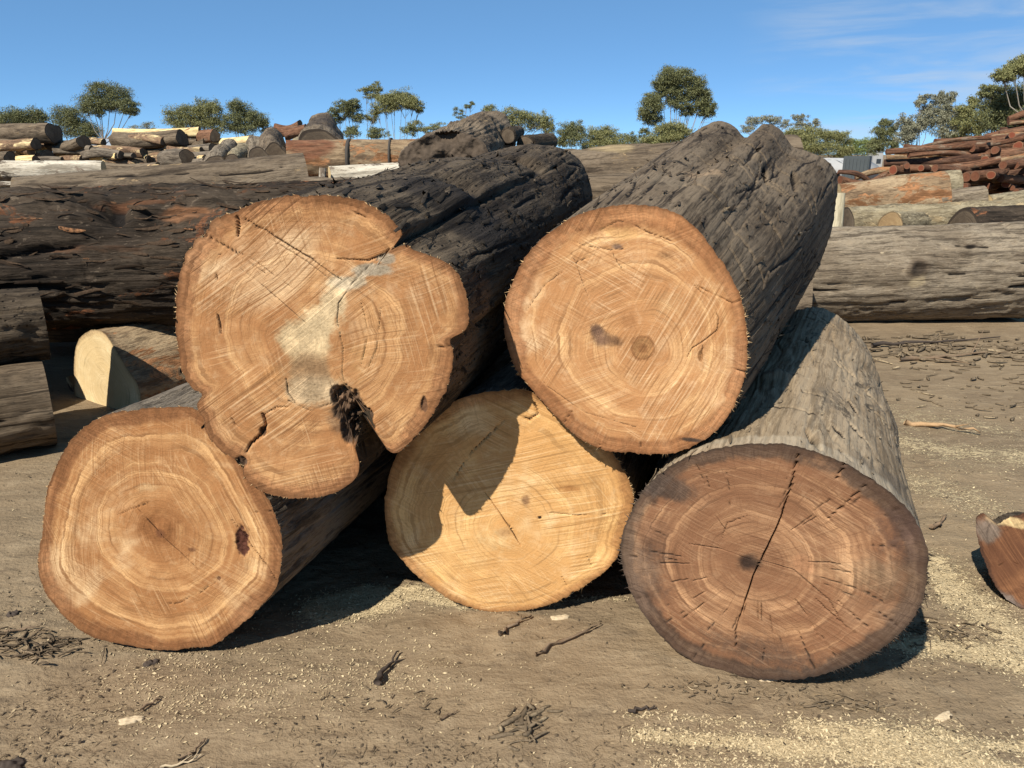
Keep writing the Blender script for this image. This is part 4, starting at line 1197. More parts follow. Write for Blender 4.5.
# --- centre gap
log_between('log', at(520, 183, 6.7), at(790, 172, 6.9), 0.26, 0.30, M_BARK_PLAIN, M_FACE_GREY, 'brown-grey log seen in the gap between the two top logs of the pile', NA=60, NL=110, seed=130, M=10, stains=[(1.9, 0.33, 0.12, 0.25, (0.30, 0.225, 0.125), 0.7)])
log_between('log', at(560, 218, 5.9), at(740, 214, 6.1), 0.30, 0.32, M_BARK_D, M_FACE_GREY, 'low dark log right behind the round honey-coloured log', NA=60, NL=80, seed=131, M=10)
for i, (x0, x1, y, r, z) in enumerate([(300, 800, 6.9, 0.45, 0.44), (330, 760, 6.0, 0.42, 0.41), (310, 560, 6.5, 0.36, 1.06)]):
    q0, q1 = at(x0, 240, y), at(x1, 240, y)
    q0[2] = q1[2] = z
    log_between('log', q0, q1, r, r, M_BARK_PLAIN, M_FACE_GREY, 'brown log in the lower rows behind the front pile', 'lower logs behind the pile', NA=48, NL=60, seed=135 + i)

# gnarled burnt log behind the lobed one
OM = at(445, 155, 5.7)
LM = Hero('gnarled black-burnt log with a humped grey back, rising behind the lobed log',
          [(398, 160), (408, 145), (430, 134), (455, 131), (476, 137), (488, 150), (484, 166), (462, 180), (430, 182), (405, 174)], (445, 156), OM, R_(14), 2.2, seed=7, N=240, jitter=0.02,
          rear_px=[(440, 150), (456, 128), (478, 115), (497, 112), (508, 122), (513, 142), (510, 165), (490, 182), (455, 178)])
LM.face(plain('burnt_end', (0.075, 0.056, 0.040), 0.7, 26, 0.9, 1.0, 0.1), M=50, relief=0.10)
LM.trunk(M_BARK_PLAIN, lambda lc: D_gnarl(lc, 1.0, 81), NL=120, bumps=[(0.5, 0.9, 0.2, 0.2, 0.05)])
for i, (p0, p1, r) in enumerate([((508, 136, 7.0), (518, 132, 7.6), 0.06), ((525, 146, 7.2), (550, 142, 7.7), 0.085)]):
    log_between('log', at(*p0), at(*p1), r, r * 0.9, M_BARK_CHAR, M_FACE_GREY, ['short black stub poking up beside the humped grey log', 'small dark knobbly log beyond the humped grey log'][i], NA=40, NL=30, seed=140 + i, disp=lambda lc: D_gnarl(lc, 0.5, 88))

# --- left side
YG = 5.2
LG = log_between('log', at(-150, 268, YG - 0.1), at(445, 247, YG + 0.35), 0.46, 0.47, M_BARK_BURNT, M_FACE_GREY, 'huge burnt black log with reddish peeling strips behind the lobed log', NA=150, NL=300, seed=150, disp=lambda lc: D_char(lc, 1.1, 171) + D_fibre(lc, 1.8, 173), M=12,
            cracks=[(2.2, 0.42, 1.2, 0.5, 0.02, 0.05), (2.6, 0.2, 1.4, 0.9, 0.016, 0.05), (2.9, 0.35, 1.7, 0.7, 0.016, 0.05), (3.4, 0.3, 1.5, 0.9, 0.02, 0.06), (2.0, 0.25, 1.3, 0.5, 0.02, 0.05), (2.4, 0.55, 1.6, 0.6, 0.02, 0.05)],
            bumps=[(2.35, 0.47, 0.12, 0.10, -0.10), (2.2, 0.36, 0.2, 0.4, 0.05), (2.7, 0.52, 0.1, 0.2, -0.06)],
            stains=[(2.35, 0.47, 0.09, 0.07, (0.012, 0.010, 0.009), 0.8), (2.0, 0.55, 0.05, 0.25, (0.17, 0.075, 0.036), 0.5), (2.45, 0.58, 0.07, 0.20, (0.24, 0.115, 0.055), 0.58), (2.2, 0.50, 0.03, 0.3, (0.15, 0.065, 0.03), 0.5), (2.9, 0.45, 0.03, 0.4, (0.12, 0.06, 0.032), 0.45)])
flakes(LG, (1, 0.07, 0), 620, 34, 0.03, 0.26, 0.006, 0.03, M_FLAKE_G, LG, lift=0.6)
log_between('log', at(-80, 212, 5.0), at(64, 197, 5.3), 0.10, 0.05, M_BARK_BURNT, M_FACE_GREY, 'charred tapering branch lying on top of the huge burnt log', NA=48, NL=60, seed=151, bend=0.04)
log_between('log', at(20, 207, 5.95), at(306, 183, 6.7), 0.22, 0.26, M_BARK_PLAIN, M_FACE_GREY, 'brown-grey log with a squared end lying along the top of the burnt log', NA=70, NL=150, seed=152, M=12, cracks=[(2.3, 0.4, 1.5, 0.9, 0.012, 0.03), (2.6, 0.8, 1.6, 0.6, 0.012, 0.03)])
q0, q1 = at(-150, 240, 6.5), at(330, 240, 6.6)
q0[2] = q1[2] = 0.60
log_between('log', q0, q1, 0.56, 0.56, M_BARK_PLAIN, M_FACE_GREY, 'wide brown log underneath the brown-grey squared log', 'lower logs behind the pile', NA=60, NL=80, seed=153)
# two dark logs entering from the left
log_between('log', at(43, 322, 4.35) - np.array([1.35, 0.95, 0.0]), at(43, 322, 4.35), 0.225, 0.215, M_BARK_CHAR, M_FACE_GREY, 'upper of two dark weathered logs stacked beside the burnt log', 'dark log pair', NA=90, NL=110, seed=154, disp=lambda lc: D_fibre(lc, 1.4, 180), M=14, cracks=[(3.1, 0.7, 1.55, 0.6, 0.012, 0.03), (2.7, 0.6, 1.5, 0.6, 0.012, 0.03)])
log_between('log', at(49, 402, 4.2) - np.array([1.30, 0.90, 0.0]), at(49, 402, 4.2), 0.255, 0.245, M_BARK_D, M_FACE_GREY, 'lower of two dark weathered logs, on the ground at the burnt log', 'dark log pair', NA=90, NL=110, seed=155, disp=lambda lc: D_fibre(lc, 1.4, 183), M=14, cracks=[(3.1, 0.7, 1.55, 0.6, 0.012, 0.03)])
log_between('log', (-5.5, 4.35, 0.38), (-3.40, 4.60, 0.38), 0.39, 0.39, M_BARK_CHAR, M_FACE_GREY, 'unseen thick dark log added to shade the hollow under the burnt log', None, NA=60, NL=50, seed=156)  # out of view, added to throw shade on the hollow by the pale end
# pale-ended log
OI = at(108, 392, 4.9)
LI = Hero('log with a pale cream cut end beneath the burnt log', [(75, 352), (80, 338), (92, 330), (104, 333), (116, 350), (127, 368), (138, 385), (141, 408), (132, 432), (110, 440), (88, 432), (76, 405), (74, 375)], (106, 388), OI, R_(32), 1.3, seed=8, N=200, rear_scale=0.95)
LI.face(M_FACE_PALE, M=50, stains=[(LI.uv(100, 350), 0.10, 0.07, (0.60, 0.46, 0.26), 0.4, 0.8)])
LI.trunk(M_BARK_STRIP, lambda lc: D_gnarl(lc, 0.35, 85), NL=100)
log_between('log', at(112, 338, 5.15), at(300, 336, 5.5), 0.085, 0.10, M_BARK_STRIP, M_FACE_RED, 'slim reddish split log lying over the pale-ended log', NA=48, NL=100, seed=157, squash=1.2)
log_between('log', at(70, 378, 5.3), at(90, 425, 5.1), 0.03, 0.045, M_BARK_SPOT, M_FACE_PALE, 'small pale split billet leaning beside the pale cut end', NA=20, NL=20, seed=158)

# left middle distance
GL = 'logs of the left far stacks'
log_between('log', at(288, 162, 7.9), at(428, 160, 8.2), 0.20, 0.21, M_BARK_STRIP, M_FACE_RED, 'reddish-brown smooth log strapped by a thin band, beyond the squared log', NA=60, NL=90, seed=160, M=10, stains=[(2.2, 0.15, 0.2, 0.35, (0.16, 0.065, 0.035), 0.7)])
log_between('log', at(322, 188, 7.4), at(323, 168, 7.42), 0.035, 0.032, M_BARK_WHITE, M_FACE_PALE, 'short pale peg standing under the reddish-brown smooth log', NA=20, NL=12, seed=161)
log_between('log', at(330, 180, 7.6), at(424, 176, 7.9), 0.13, 0.14, M_BARK_WHITE, M_FACE_PALE, 'bleached grey log directly under the reddish-brown smooth log', NA=60, NL=80, seed=162)
log_between('log', at(4, 171, 10.0), at(104, 170, 10.2), 0.125, 0.11, M_BARK_WHITE, M_FACE_PALE, 'bleached white log with a broken end, before the left stack', NA=60, NL=100, seed=163, M=8)
log_between('log', at(-40, 184, 9.4), at(96, 185, 9.6), 0.065, 0.045, M_BARK_WHITE, M_FACE_PALE, 'narrow bleached plank-like log in front of the white broken log', NA=32, NL=60, seed=164, squash=0.6)
stk = [(-60, 137, 54, 133, 9.5, 's'), (-60, 148, 36, 144, 6, 'p'), (-60, 152, 20, 150, 5.5, 's'), (34, 148, 64, 146, 4.5, 'p'), (52, 144, 84, 142, 6.5, 's'), (-50, 160, 10, 158, 6, 's'), (14, 158, 48, 156, 6, 'p'), (20, 163, 56, 161, 5, 's'), (60, 155, 144, 153, 5, 'p'),
       (-40, 141, 16, 146, 6, 'p'), (70, 161, 150, 161, 5, 's'), (100, 167, 158, 168, 5.5, 's'),
       (114, 134, 200, 132, 4.5, 'y'), (116, 141, 182, 138, 7.5, 's'), (148, 148, 189, 144, 9, 'd'), (120, 146, 165, 147, 5, 'p'), (136, 153, 168, 152, 5.5, 's'), (165, 160, 187, 158, 8, 'd'), (140, 161, 178, 163, 5, 'p'), (150, 170, 166, 170, 6, 'd'), (195, 138, 215, 136, 5.5, 'r'), (205, 143, 252, 141, 4.5, 'y'), (225, 150, 262, 148, 5, 's'), (280, 133, 306, 128, 4, 'r'), (276, 128, 300, 124, 4, 'r'), (285, 138, 310, 134, 4, 'r')]
rq = np.random.default_rng(78)
for _ in range(62):
    x0_, y0_ = rq.uniform(-30, 196), rq.uniform(138, 174)
    if 84 < x0_ < 116 and y0_ < 150:
        continue
    stk.append((x0_, y0_, min(x0_ + rq.uniform(18, 50), 205), y0_ + rq.uniform(-3, 3), rq.uniform(2.4, 4.6), 'sppdsy'[rq.integers(6)]))
stk += [(170, 167, 212, 166, 7, 'd'), (182, 160, 226, 157, 7, 'd'), (184, 152, 214, 150, 6, 'd'), (205, 150, 230, 150, 5, 'p')]
km = {'s': (M_BARK_PLAIN, 'brown'), 'p': (M_BARK_SPOT, 'peeling spotted'), 'y': (M_BARK_PEEL, 'peeled yellow'), 'd': (M_BARK_A, 'dark end-sawn'), 'r': (M_BARK_RED, 'reddish')}
for i, (x0, y0, x1, y1, r, kd) in enumerate(stk):
    d = 14.0 + rg.uniform(-0.3, 0.3) + (150 - y0) * 0.035
    m, w = km[kd]
    rr = r * px_m(d)
    log_between('log', at(x0, y0, d), at(x1, y1, d - rg.uniform(-0.2, 0.7)), rr, rr * 0.95, m, M_FACE_GREY, f'{w} log lying in the far stack behind the bleached white log', f'{w} logs of the far left stack', NA=22, NL=24, seed=400 + i, M=5, bend=0.035, wob=0.16)
for i in range(8):
    d = 14.2 + (i % 2) * 0.8
    q0, q1 = at(-60, 220, d), at(200, 220, d)
    q0[2] = q1[2] = 0.2 + 0.34 * (i // 2)
    log_between('log', q0, q1, 0.2, 0.2, M_BARK_PLAIN, M_FACE_GREY, 'brown log at the foot of the far left stack', 'bottom logs of the far left stack', NA=20, NL=10, seed=440 + i, M=4)
stumps = [(214, 166, 224, 141, 15, 13), (198, 172, 212, 158, 12, 10), (232, 164, 240, 147, 13, 12), (258, 158, 250, 137, 15, 13), (276, 156, 268, 131, 17, 15), (300, 160, 296, 140, 16, 15), (241, 170, 236, 158, 9, 8)]
for i, (x0, y0, x1, y1, r0, r1) in enumerate(stumps):
    d = 9.6 + rg.uniform(-0.4, 0.4)
    log_between('log', at(x0, y0, d), at(x1 + 6, y0 - (y0 - y1) * 0.62, d + 3.0), r0 * px_m(d) * 0.66, r1 * px_m(d + 3.0) * 0.72, (M_BARK_Q, M_BARK_PLAIN, M_BARK_MOSS)[i % 3], M_FACE_GREY, 'grey knobbly log pointing away, in the row beyond the squared log', 'grey logs pointing away', NA=44, NL=50, seed=460 + i, disp=(lambda q: (lambda lc: D_gnarl(lc, 0.8, 90 + q * 3)))(i), M=6, wob=0.16, bend=0.05)
log_between('log', at(322, 150, 9.6), at(324, 133, 12.2), 0.25, 0.26, M_BARK_PLAIN, M_FACE_GREY, 'dark rounded log hump beyond the reddish-brown smooth log', NA=60, NL=60, seed=470, disp=lambda lc: D_gnarl(lc, 0.9, 95), wob=0.14, stains=[(1.57, 0.5, 0.4, 1.0, (0.05, 0.04, 0.033), 0.6)])
for i, (x0, x1, y, r, z) in enumerate([(170, 330, 9.9, 0.45, 0.45), (170, 330, 10.9, 0.45, 0.45), (180, 330, 10.4, 0.38, 1.05), (270, 440, 8.0, 0.5, 0.5), (275, 430, 8.1, 0.26, 1.2)]):
    q0, q1 = at(x0, 240, y), at(x1, 240, y)
    q0[2] = q1[2] = z
    log_between('log', q0, q1, r, r, M_BARK_PLAIN, M_FACE_GREY, 'brown log in the lower rows behind the front pile', 'lower logs behind the pile', NA=36, NL=40, seed=480 + i)
# strap on the reddish log
M_STRAP = plain('strap_black', (0.05, 0.042, 0.034), 0.3, 20, 0.8)


def ring_band(name, px, py, y, r, w, mat, label, cat):
    c = at(px, py, y)
    N = 40
    t = np.arange(N) * 2 * math.pi / N
    prof = [(-w, r), (-w, r + 0.012), (w, r + 0.012), (w, r)]
    V = [[c[0] + dx, c[1] + rad * math.cos(a), c[2] + rad * math.sin(a)] for dx, rad in prof for a in t]
    return tag(mesh_obj(name, V, [grid_quads(4, N, True)], mat, None, False), label, cat)


ring_band('strap', 351, 161, 8.03, 0.205, 0.016, M_STRAP, 'narrow dark strap round the middle of the reddish-brown smooth log', 'strap')
ring_band('strap', 392, 160.5, 8.12, 0.208, 0.010, M_STRAP, 'thin dark strap near the right-hand part of the reddish-brown smooth log', 'strap')

# --- far shed roof, parked van and container
M_ROOF = plain('roof_metal', (0.30, 0.33, 0.36), 0.1, 2, 0.5)
M_WALLG = plain('shed_wall', (0.25, 0.25, 0.24), 0.15, 2, 0.8)
M_WHITE = plain('van_white', (0.33, 0.33, 0.32), 0.06, 3, 0.85, 0.05, 0.1)
M_GLASS = plain('van_glass', (0.03, 0.035, 0.04), 0.1, 3, 0.1, 0.0, 0.6)
M_CONT = plain('container_grey', (0.055, 0.065, 0.068), 0.2, 3, 0.6)
M_TYRE = plain('tyre_black', (0.02, 0.02, 0.02), 0.2, 10, 0.9)


def shed(px0, px1, pytop, y):
    p0, p1 = at(px0, pytop, y), at(px1, pytop, y)
    w, h = p1[0] - p0[0], p0[2]
    e = empty('shed', 'long low shed with a blue-grey metal roof beyond the left stacks', 'shed', None, ((p0[0] + p1[0]) / 2, y + 2, 0))
    box_obj('wall', (0, 0, (h - 0.7) / 2), (w, 4, h - 0.7), M_WALLG, parent=e, bevel=0)
    V = [(-w / 2 - .3, -2.3, h - 0.75), (w / 2 + .3, -2.3, h - 0.75), (w / 2 + .3, 0, h), (-w / 2 - .3, 0, h), (w / 2 + .3, 2.3, h - 0.75), (-w / 2 - .3, 2.3, h - 0.75)]
    V += [(x, yy, zz + 0.06) for x, yy, zz in V]
    mesh_obj('roof', V, [np.array([(0, 1, 2, 3), (3, 2, 4, 5), (6, 9, 8, 7), (9, 11, 10, 8), (0, 6, 7, 1), (1, 7, 8, 2), (2, 8, 10, 4), (4, 10, 11, 5), (5, 11, 9, 3), (3, 9, 6, 0)])], M_ROOF, e, False)
    for i in range(5):
        x = -w / 2 - .2 + i * (w + .4) / 4
        bx = box_obj('roof_rib', (x, -1.15, h - 0.30), (0.05, 2.42, 0.05), M_ROOF, parent=e, bevel=0)
        bx.rotation_euler = (math.atan2(0.75, 2.3), 0, 0)


shed(60, 122, 139.5, 38)


def van(px, pyt, y):
    p = at(px, pyt, y)
    h, L, W = p[2], 4.6, 1.9
    e = empty('van', 'white van parked behind the thin red-brown heap', 'van', None, (p[0], y, 0))
    prof = [(-2.3, 0.35), (2.3, 0.35), (2.35, 0.95), (2.2, 1.05), (1.55, 1.25), (1.0, h - 0.06), (0.7, h), (-2.15, h), (-2.3, h - 0.15)]
    n = len(prof)
    V = [(x, s * W / 2 * (0.93 if z > 1.3 else 1.0), z) for s in (-1, 1) for x, z in prof]
    me_faces = [np.array([(i, (i + 1) % n, n + (i + 1) % n, n + i) for i in range(n)])]
    o = mesh_obj('body', V, me_faces + [np.array([list(range(n))[::-1]]), np.array([list(range(n, 2 * n))])], M_WHITE, e, False)
    for s in (-1, 1):
        for wx in (-1.5, 1.5):
            t = np.arange(20) * 2 * math.pi / 20
            Vw = [(wx + 0.33 * math.cos(a), s * (W / 2 - 0.1) + dy, 0.33 + 0.33 * math.sin(a)) for dy in (-0.11, 0.11) for a in t]
            mesh_obj('wheel', Vw, [grid_quads(2, 20, True), np.array([list(range(20))]), np.array([list(range(20, 40))])], M_TYRE, e, False)
        for wx0, wx1 in ((-1.9, -0.4), (-0.25, 0.75)):
            yy = s * (W / 2 * 0.93 + 0.012)
            mesh_obj('window', [(wx0, yy, 1.32), (wx1, yy, 1.32), (wx1 - (0.1 if wx1 > 0 else 0), yy, h - 0.2), (wx0, yy, h - 0.2)], [np.array([(0, 1, 2, 3)])], M_GLASS, e, False)
    mesh_obj('windscreen', [(1.56, -0.8, 1.27), (1.56, 0.8, 1.27), (1.06, 0.75, h - 0.12), (1.06, -0.75, h - 0.12)], [np.array([(0, 1, 2, 3)])], M_GLASS, e, False)
    return e


vv = van(838, 158.0, 45)
vv.rotation_euler = (0, 0, R_(-78))
cn = at(871, 156, 33)
ce = empty('container', 'dark grey box container behind the white van', 'container', None, (cn[0], 34.2, 0))
ce.rotation_euler = (0, 0, R_(-26))
box_obj('body', (0, 0, cn[2] / 2), (1.0, 2.4, cn[2]), M_CONT, parent=ce, bevel=0.02)
for i in range(7):
    box_obj('rib', (-0.42 + i * 0.14, -1.215, cn[2] / 2), (0.05, 0.05, cn[2] - 0.2), M_CONT, parent=ce, bevel=0)
cn2 = at(879, 151.0, 90)
ce2 = empty('cabin', 'small white site cabin far behind the grey container', 'cabin', None, (cn2[0], 91, 0))
box_obj('wall', (0, 0, cn2[2] / 2 - 0.06), (1.1, 2.0, cn2[2] - 0.12), M_WHITE, parent=ce2, bevel=0.02)
box_obj('roof', (0, 0, cn2[2] - 0.05), (1.25, 2.2, 0.1), M_WHITE, parent=ce2, bevel=0.02)
box_obj('window', (0.1, -1.0, cn2[2] - 1.1), (0.5, 0.06, 0.5), M_GLASS, parent=ce2, bevel=0)


# ------------------------------------------------------------------ trees
def leaf_mat(name, c0, c1):
    n = NT(name)
    f = n.node('ShaderNodeAttribute', {'attribute_name': 'lv'}).outputs['Fac']
    return n.done(n.mix(f, c0, c1), 0.7, None, 0.25)


M_LEAF = leaf_mat('leaf_olive', (0.105, 0.115, 0.042), (0.260, 0.245, 0.100))
M_LEAF_D = leaf_mat('leaf_dark', (0.075, 0.085, 0.036), (0.190, 0.190, 0.080))
M_LEAF_G = leaf_mat('leaf_grey_green', (0.130, 0.132, 0.085), (0.280, 0.270, 0.180))
M_LEAF_P = leaf_mat('leaf_pine', (0.090, 0.120, 0.036), (0.220, 0.250, 0.082))
M_TRUNK = plain('eucalypt_bark', (0.24, 0.21, 0.17), 0.35, 3, 0.9)
M_TRUNK_D = plain('tree_bark_dark', (0.13, 0.105, 0.08), 0.35, 3, 0.9)


def tube_np(pts, rad, n=6):
    pts = np.asarray(pts, float)
    V = []
    for i, p in enumerate(pts):
        d = pts[min(i + 1, len(pts) - 1)] - pts[max(i - 1, 0)]
        d /= np.linalg.norm(d) + 1e-9
        ref = np.array([1.0, 0, 0]) if abs(d[0]) < 0.8 else np.array([0, 1.0, 0])
        a = np.cross(d, ref)
        a /= np.linalg.norm(a)
        b = np.cross(d, a)
        for k in range(n):
            t = 2 * math.pi * k / n
            V.append(p + rad[i] * (a * math.cos(t) + b * math.sin(t)))
    return np.array(V), grid_quads(len(pts), n, True)


def leaves(rg, blobs, Y, leaf, dens):
    C, S = [], []
    for (px, py, rx, ry) in blobs:
        c = at(px, py, Y + rg.uniform(-0.35, 0.35) * rx * px_m(Y))
        r = np.array([rx * px_m(Y), rx * px_m(Y) * 0.9, ry * px_m(Y)]) * 1.05
        n = int(dens * 24 * (rx * ry + 8))
        nc = max(8, int(n / 70))
        d = rg.normal(0, 1, (nc, 3))
        d /= np.linalg.norm(d, axis=1)[:, None]
        cc = d * (rg.uniform(0.1, 1.0, (nc, 1)) ** 0.5) * rg.uniform(0.75, 1.2, (nc, 1))
        j = rg.integers(0, nc, n)
        q = cc[j] + rg.normal(0, 0.17, (n, 3)) * np.array([1.1, 1.1, 0.9])
        C.append(c + q * r)
    C = np.vstack(C)
    n = len(C)
    ax = rg.normal(0, 1, (n, 3)) + np.array([0, 0, -0.5])
    ax /= np.linalg.norm(ax, axis=1)[:, None]
    bx = np.cross(ax, rg.normal(0, 1, (n, 3)))
    bx /= np.linalg.norm(bx, axis=1)[:, None] + 1e-9
    l = leaf * rg.uniform(0.6, 1.4, (n, 1))
    V = np.stack([C - ax * l, C + bx * l * 0.55, C + ax * l - bx * l * 0.2], 1).reshape(-1, 3)
    lv = np.repeat(rg.uniform(0, 1, n), 3)
    return V, np.arange(3 * n).reshape(-1, 3), lv


def tree(label, base_px, Y, blobs, seed, leaf=0.062, dens=1.5, lm=None, tm=None, fork=0.45, name='eucalyptus_tree', trunks=1, cat='tree', thick=1.0, group='trees beyond the yard'):
    rg = np.random.default_rng(seed)
    blobs = [tuple(b) for b in blobs]
    top = max(at(b[0], b[1], Y)[2] for b in blobs)
    e = empty(name, label, cat, group, (at(base_px, 155, Y)[0], Y, 0))
    base = np.array([at(base_px, 155, Y)[0], Y, -0.05])
    V, Q, off = [], [], 0

    def add(pts, rad, n=6):
        nonlocal off
        v, q = tube_np(pts, rad, n)
        V.append(v); Q.append(q + off); off += len(v)
    lo = min(at(b[0], b[1] + b[3], Y)[2] for b in blobs)
    tr = 0.020 * top * thick
    for t in range(trunks):
        b0 = base + np.array([rg.uniform(-0.3, 0.3) * (trunks > 1), 0, 0])
        fk = base + np.array([rg.uniform(-0.4, 0.4), rg.uniform(-0.3, 0.3), max(0.8, fork * top)])
        add([b0, b0 * 0.5 + fk * 0.5 + rg.normal(0, 0.06, 3), fk], [tr * 1.15, tr, tr * 0.85], 8)
        for bi, (px, py, rx, ry) in enumerate(blobs):
            if trunks > 1 and bi % trunks != t:
                continue
            c = at(px, py, Y)
            m = fk * 0.55 + c * 0.45 + np.array([(c[0] - fk[0]) * 0.12, 0, -0.06 * top])
            add([fk - Z * 0.1, m + rg.normal(0, 0.08, 3), c + np.array([0, 0, -0.1])], [tr * 0.5, tr * 0.3, tr * 0.14], 6)
            for s in range(4):
                tip = c + rg.normal(0, 0.5, 3) * np.array([rx, rx, ry]) * px_m(Y)
                add([m * 0.35 + c * 0.65, (m * 0.35 + c * 0.65) * 0.4 + tip * 0.6 + rg.normal(0, 0.05, 3), tip], [tr * 0.2, tr * 0.12, tr * 0.05], 5)
    tk = mesh_obj('trunk', np.vstack(V) - np.array(e.location), [np.vstack(Q)], tm or M_TRUNK, e, True)
    v, q, lv = leaves(rg, blobs, Y, leaf, dens)
    mesh_obj('crown', v - np.array(e.location), [q], lm or M_LEAF, e, False, {'lv': lv})
    return e


def blob_row(x0, x1, yt, yb, n, seed, r=(8, 12)):
    rg = np.random.default_rng(seed)
    out = []
    for i in range(n):
        x = x0 + (x1 - x0) * (i + 0.5) / n + rg.uniform(-2, 2)
        rr = rg.uniform(*r)
        out.append((x, rg.uniform(yt + rr * 0.8, yb - rr * 0.6), rr, rr * rg.uniform(0.6, 0.85)))
    return out


tree('low dense olive tree with a flat crown above the far left stack', 22, 70, [(-6, 117, 13, 7), (12, 116, 12, 7), (30, 115, 13, 7), (41, 117, 7, 7), (0, 124, 14, 6), (25, 123, 15, 6)], 501, lm=M_LEAF_D, dens=2.0)
tree('rounded dark tree leaning against the tall white-trunked gum', 72, 75, [(62, 115, 11, 9), (76, 116, 11, 8), (70, 128, 15, 8), (85, 130, 13, 8), (93, 134, 8, 6)], 502, lm=M_LEAF_D, dens=2.0)
tree('tall gum tree with bare white limbs beside the rounded dark tree', 107, 72, [(92, 103, 13, 9), (100, 92, 12, 8), (118, 94, 12, 9), (110, 104, 14, 8), (126, 105, 11, 7), (132, 111, 7, 5), (86, 108, 6, 5), (99, 113, 6, 4)], 503, dens=2.1, lm=M_LEAF_D, fork=0.42, thick=0.8)
tree('small pale feathery tree between the white-trunked gum and the broad grove', 142, 95, [(136, 129, 8, 4), (146, 125, 7, 5), (155, 131, 6, 3)], 504, lm=M_LEAF_G, dens=1.2)
tree('broad olive tree with a lighter left crown above the middle stack', 195, 70, [(176, 116, 12, 8), (190, 113, 12, 8), (202, 109, 10, 9), (213, 108, 9, 8), (186, 124, 15, 7), (205, 122, 15, 9), (218, 126, 9, 9)], 505, dens=1.8, fork=0.35)
tree('dense broad tree closing the grove beside the lighter crown', 243, 70, [(236, 107, 9, 7), (244, 116, 12, 9), (256, 120, 10, 8), (233, 122, 10, 8), (264, 126, 6, 6), (245, 128, 14, 6)], 506, dens=2.1, lm=M_LEAF_D, fork=0.3)
tree('open gum tree with an arching crown beside the tall tufted one', 354, 66, [(334, 113, 6, 5), (343, 106, 9, 5), (353, 103, 8, 4), (322, 119, 6, 4), (358, 118, 7, 5), (348, 112, 8, 5), (338, 119, 7, 4), (352, 109, 8, 4)], 507, dens=1.7, lm=M_LEAF_D, fork=0.15, thick=0.6, trunks=2)
tree('slender gum tree topped by one high tuft', 372, 68, [(366, 90, 6, 4), (376, 88, 7, 5), (372, 96, 8, 4), (371, 118, 6, 6)], 508, dens=1.5, fork=0.25, thick=0.5)
tree('spreading umbrella gum tree with thin fan limbs', 392, 66, [(402, 97, 13, 7), (414, 103, 9, 6), (385, 106, 11, 6), (394, 102, 10, 6), (377, 112, 6, 4), (419, 109, 5, 4), (390, 98, 9, 5), (406, 105, 9, 5), (383, 100, 7, 4)], 509, dens=1.9, fork=0.12, thick=0.6, trunks=2)
tree('low bush of dark leaves at the feet of the umbrella gum', 355, 60, [(350, 131, 9, 5), (376, 133, 10, 5), (410, 131, 8, 5)], 510, lm=M_LEAF_D, dens=1.7, name='bush', cat='bush', thick=0.5)
tree('small round tree low behind the gnarled log', 420, 80, [(416, 125, 7, 5), (438, 127, 8, 4), (428, 131, 8, 4)], 511, dens=1.7)
tree('tiny leaning tree high behind the gnarled log', 462, 90, [(458, 112, 5, 4), (466, 106, 5, 3), (471, 104, 4, 2.5), (461, 116, 5, 3)], 512, dens=1.3, lm=M_LEAF_D, thick=0.6)
tree('thick olive tree above the humped grey log', 500, 70, [(491, 111, 8, 6), (510, 116, 10, 7), (525, 116, 10, 7), (535, 123, 9, 8), (545, 121, 6, 8), (515, 126, 12, 6), (549, 129, 6, 7)], 513, dens=1.8, fork=0.35)
tree('rounded dark-green tree at the open gap', 572, 70, [(566, 131, 8, 7), (577, 128, 9, 7), (574, 138, 12, 7), (562, 141, 6, 6)], 514, dens=2.1, lm=M_LEAF_D)
tree('bushy olive tree filling the open gap', 605, 70, [(595, 136, 10, 8), (608, 135, 11, 8), (603, 146, 16, 8), (620, 143, 10, 8), (588, 148, 8, 6)], 515, dens=2.0)
tree('small bush between the bushy tree and the great gum', 640, 72, [(632, 138, 6, 6), (644, 133, 5, 5), (640, 146, 14, 6), (655, 144, 12, 6)], 516, dens=1.9, lm=M_LEAF_D, name='bush', cat='bush')
tree('great spreading gum tree with a tall open crown', 676, 64, [(651, 108, 11, 9), (645, 116, 7, 7), (660, 84, 9, 6), (669, 75, 11, 8), (684, 76, 10, 8), (697, 86, 9, 9), (703, 96, 7, 8), (710, 107, 6, 8), (675, 99, 8, 7), (689, 112, 8, 5), (655, 120, 7, 5), (663, 92, 8, 5), (676, 84, 12, 7), (690, 95, 8, 7), (652, 100, 9, 7), (700, 104, 8, 7), (672, 90, 9, 6), (706, 112, 7, 6), (682, 104, 8, 5)], 517, dens=2.2, lm=M_LEAF_D, fork=0.18, thick=0.55, trunks=3)
tree('skirt of dense undergrowth below the great gum', 672, 63, [(662, 131, 9, 7), (676, 130, 12, 7), (684, 134, 9, 6), (668, 138, 14, 6), (650, 141, 10, 5)], 518, dens=2.2, name='bush', cat='bush')
tree('thin sparse gum tree over the slate-grey trunk', 765, 72, [(752, 122, 7, 6), (763, 118, 7, 4), (776, 121, 8, 5), (748, 129, 7, 4), (786, 124, 5, 4)], 519, dens=1.3, lm=M_LEAF_G, thick=0.7, fork=0.4)
tree('tufted sparse tree rising from the dense grove', 805, 74, [(797, 119, 5, 4), (803, 117, 5, 4), (816, 122, 5, 4), (800, 125, 7, 4), (810, 127, 6, 4)], 520, dens=1.3, lm=M_LEAF_G, thick=0.6)
tree('dense low grove tree behind the slate-grey trunk', 815, 66, [(796, 134, 10, 6), (812, 135, 12, 7), (828, 136, 12, 6), (842, 139, 10, 6), (805, 145, 14, 8), (825, 148, 16, 8), (842, 152, 10, 8), (788, 140, 8, 8)], 521, dens=2.1)
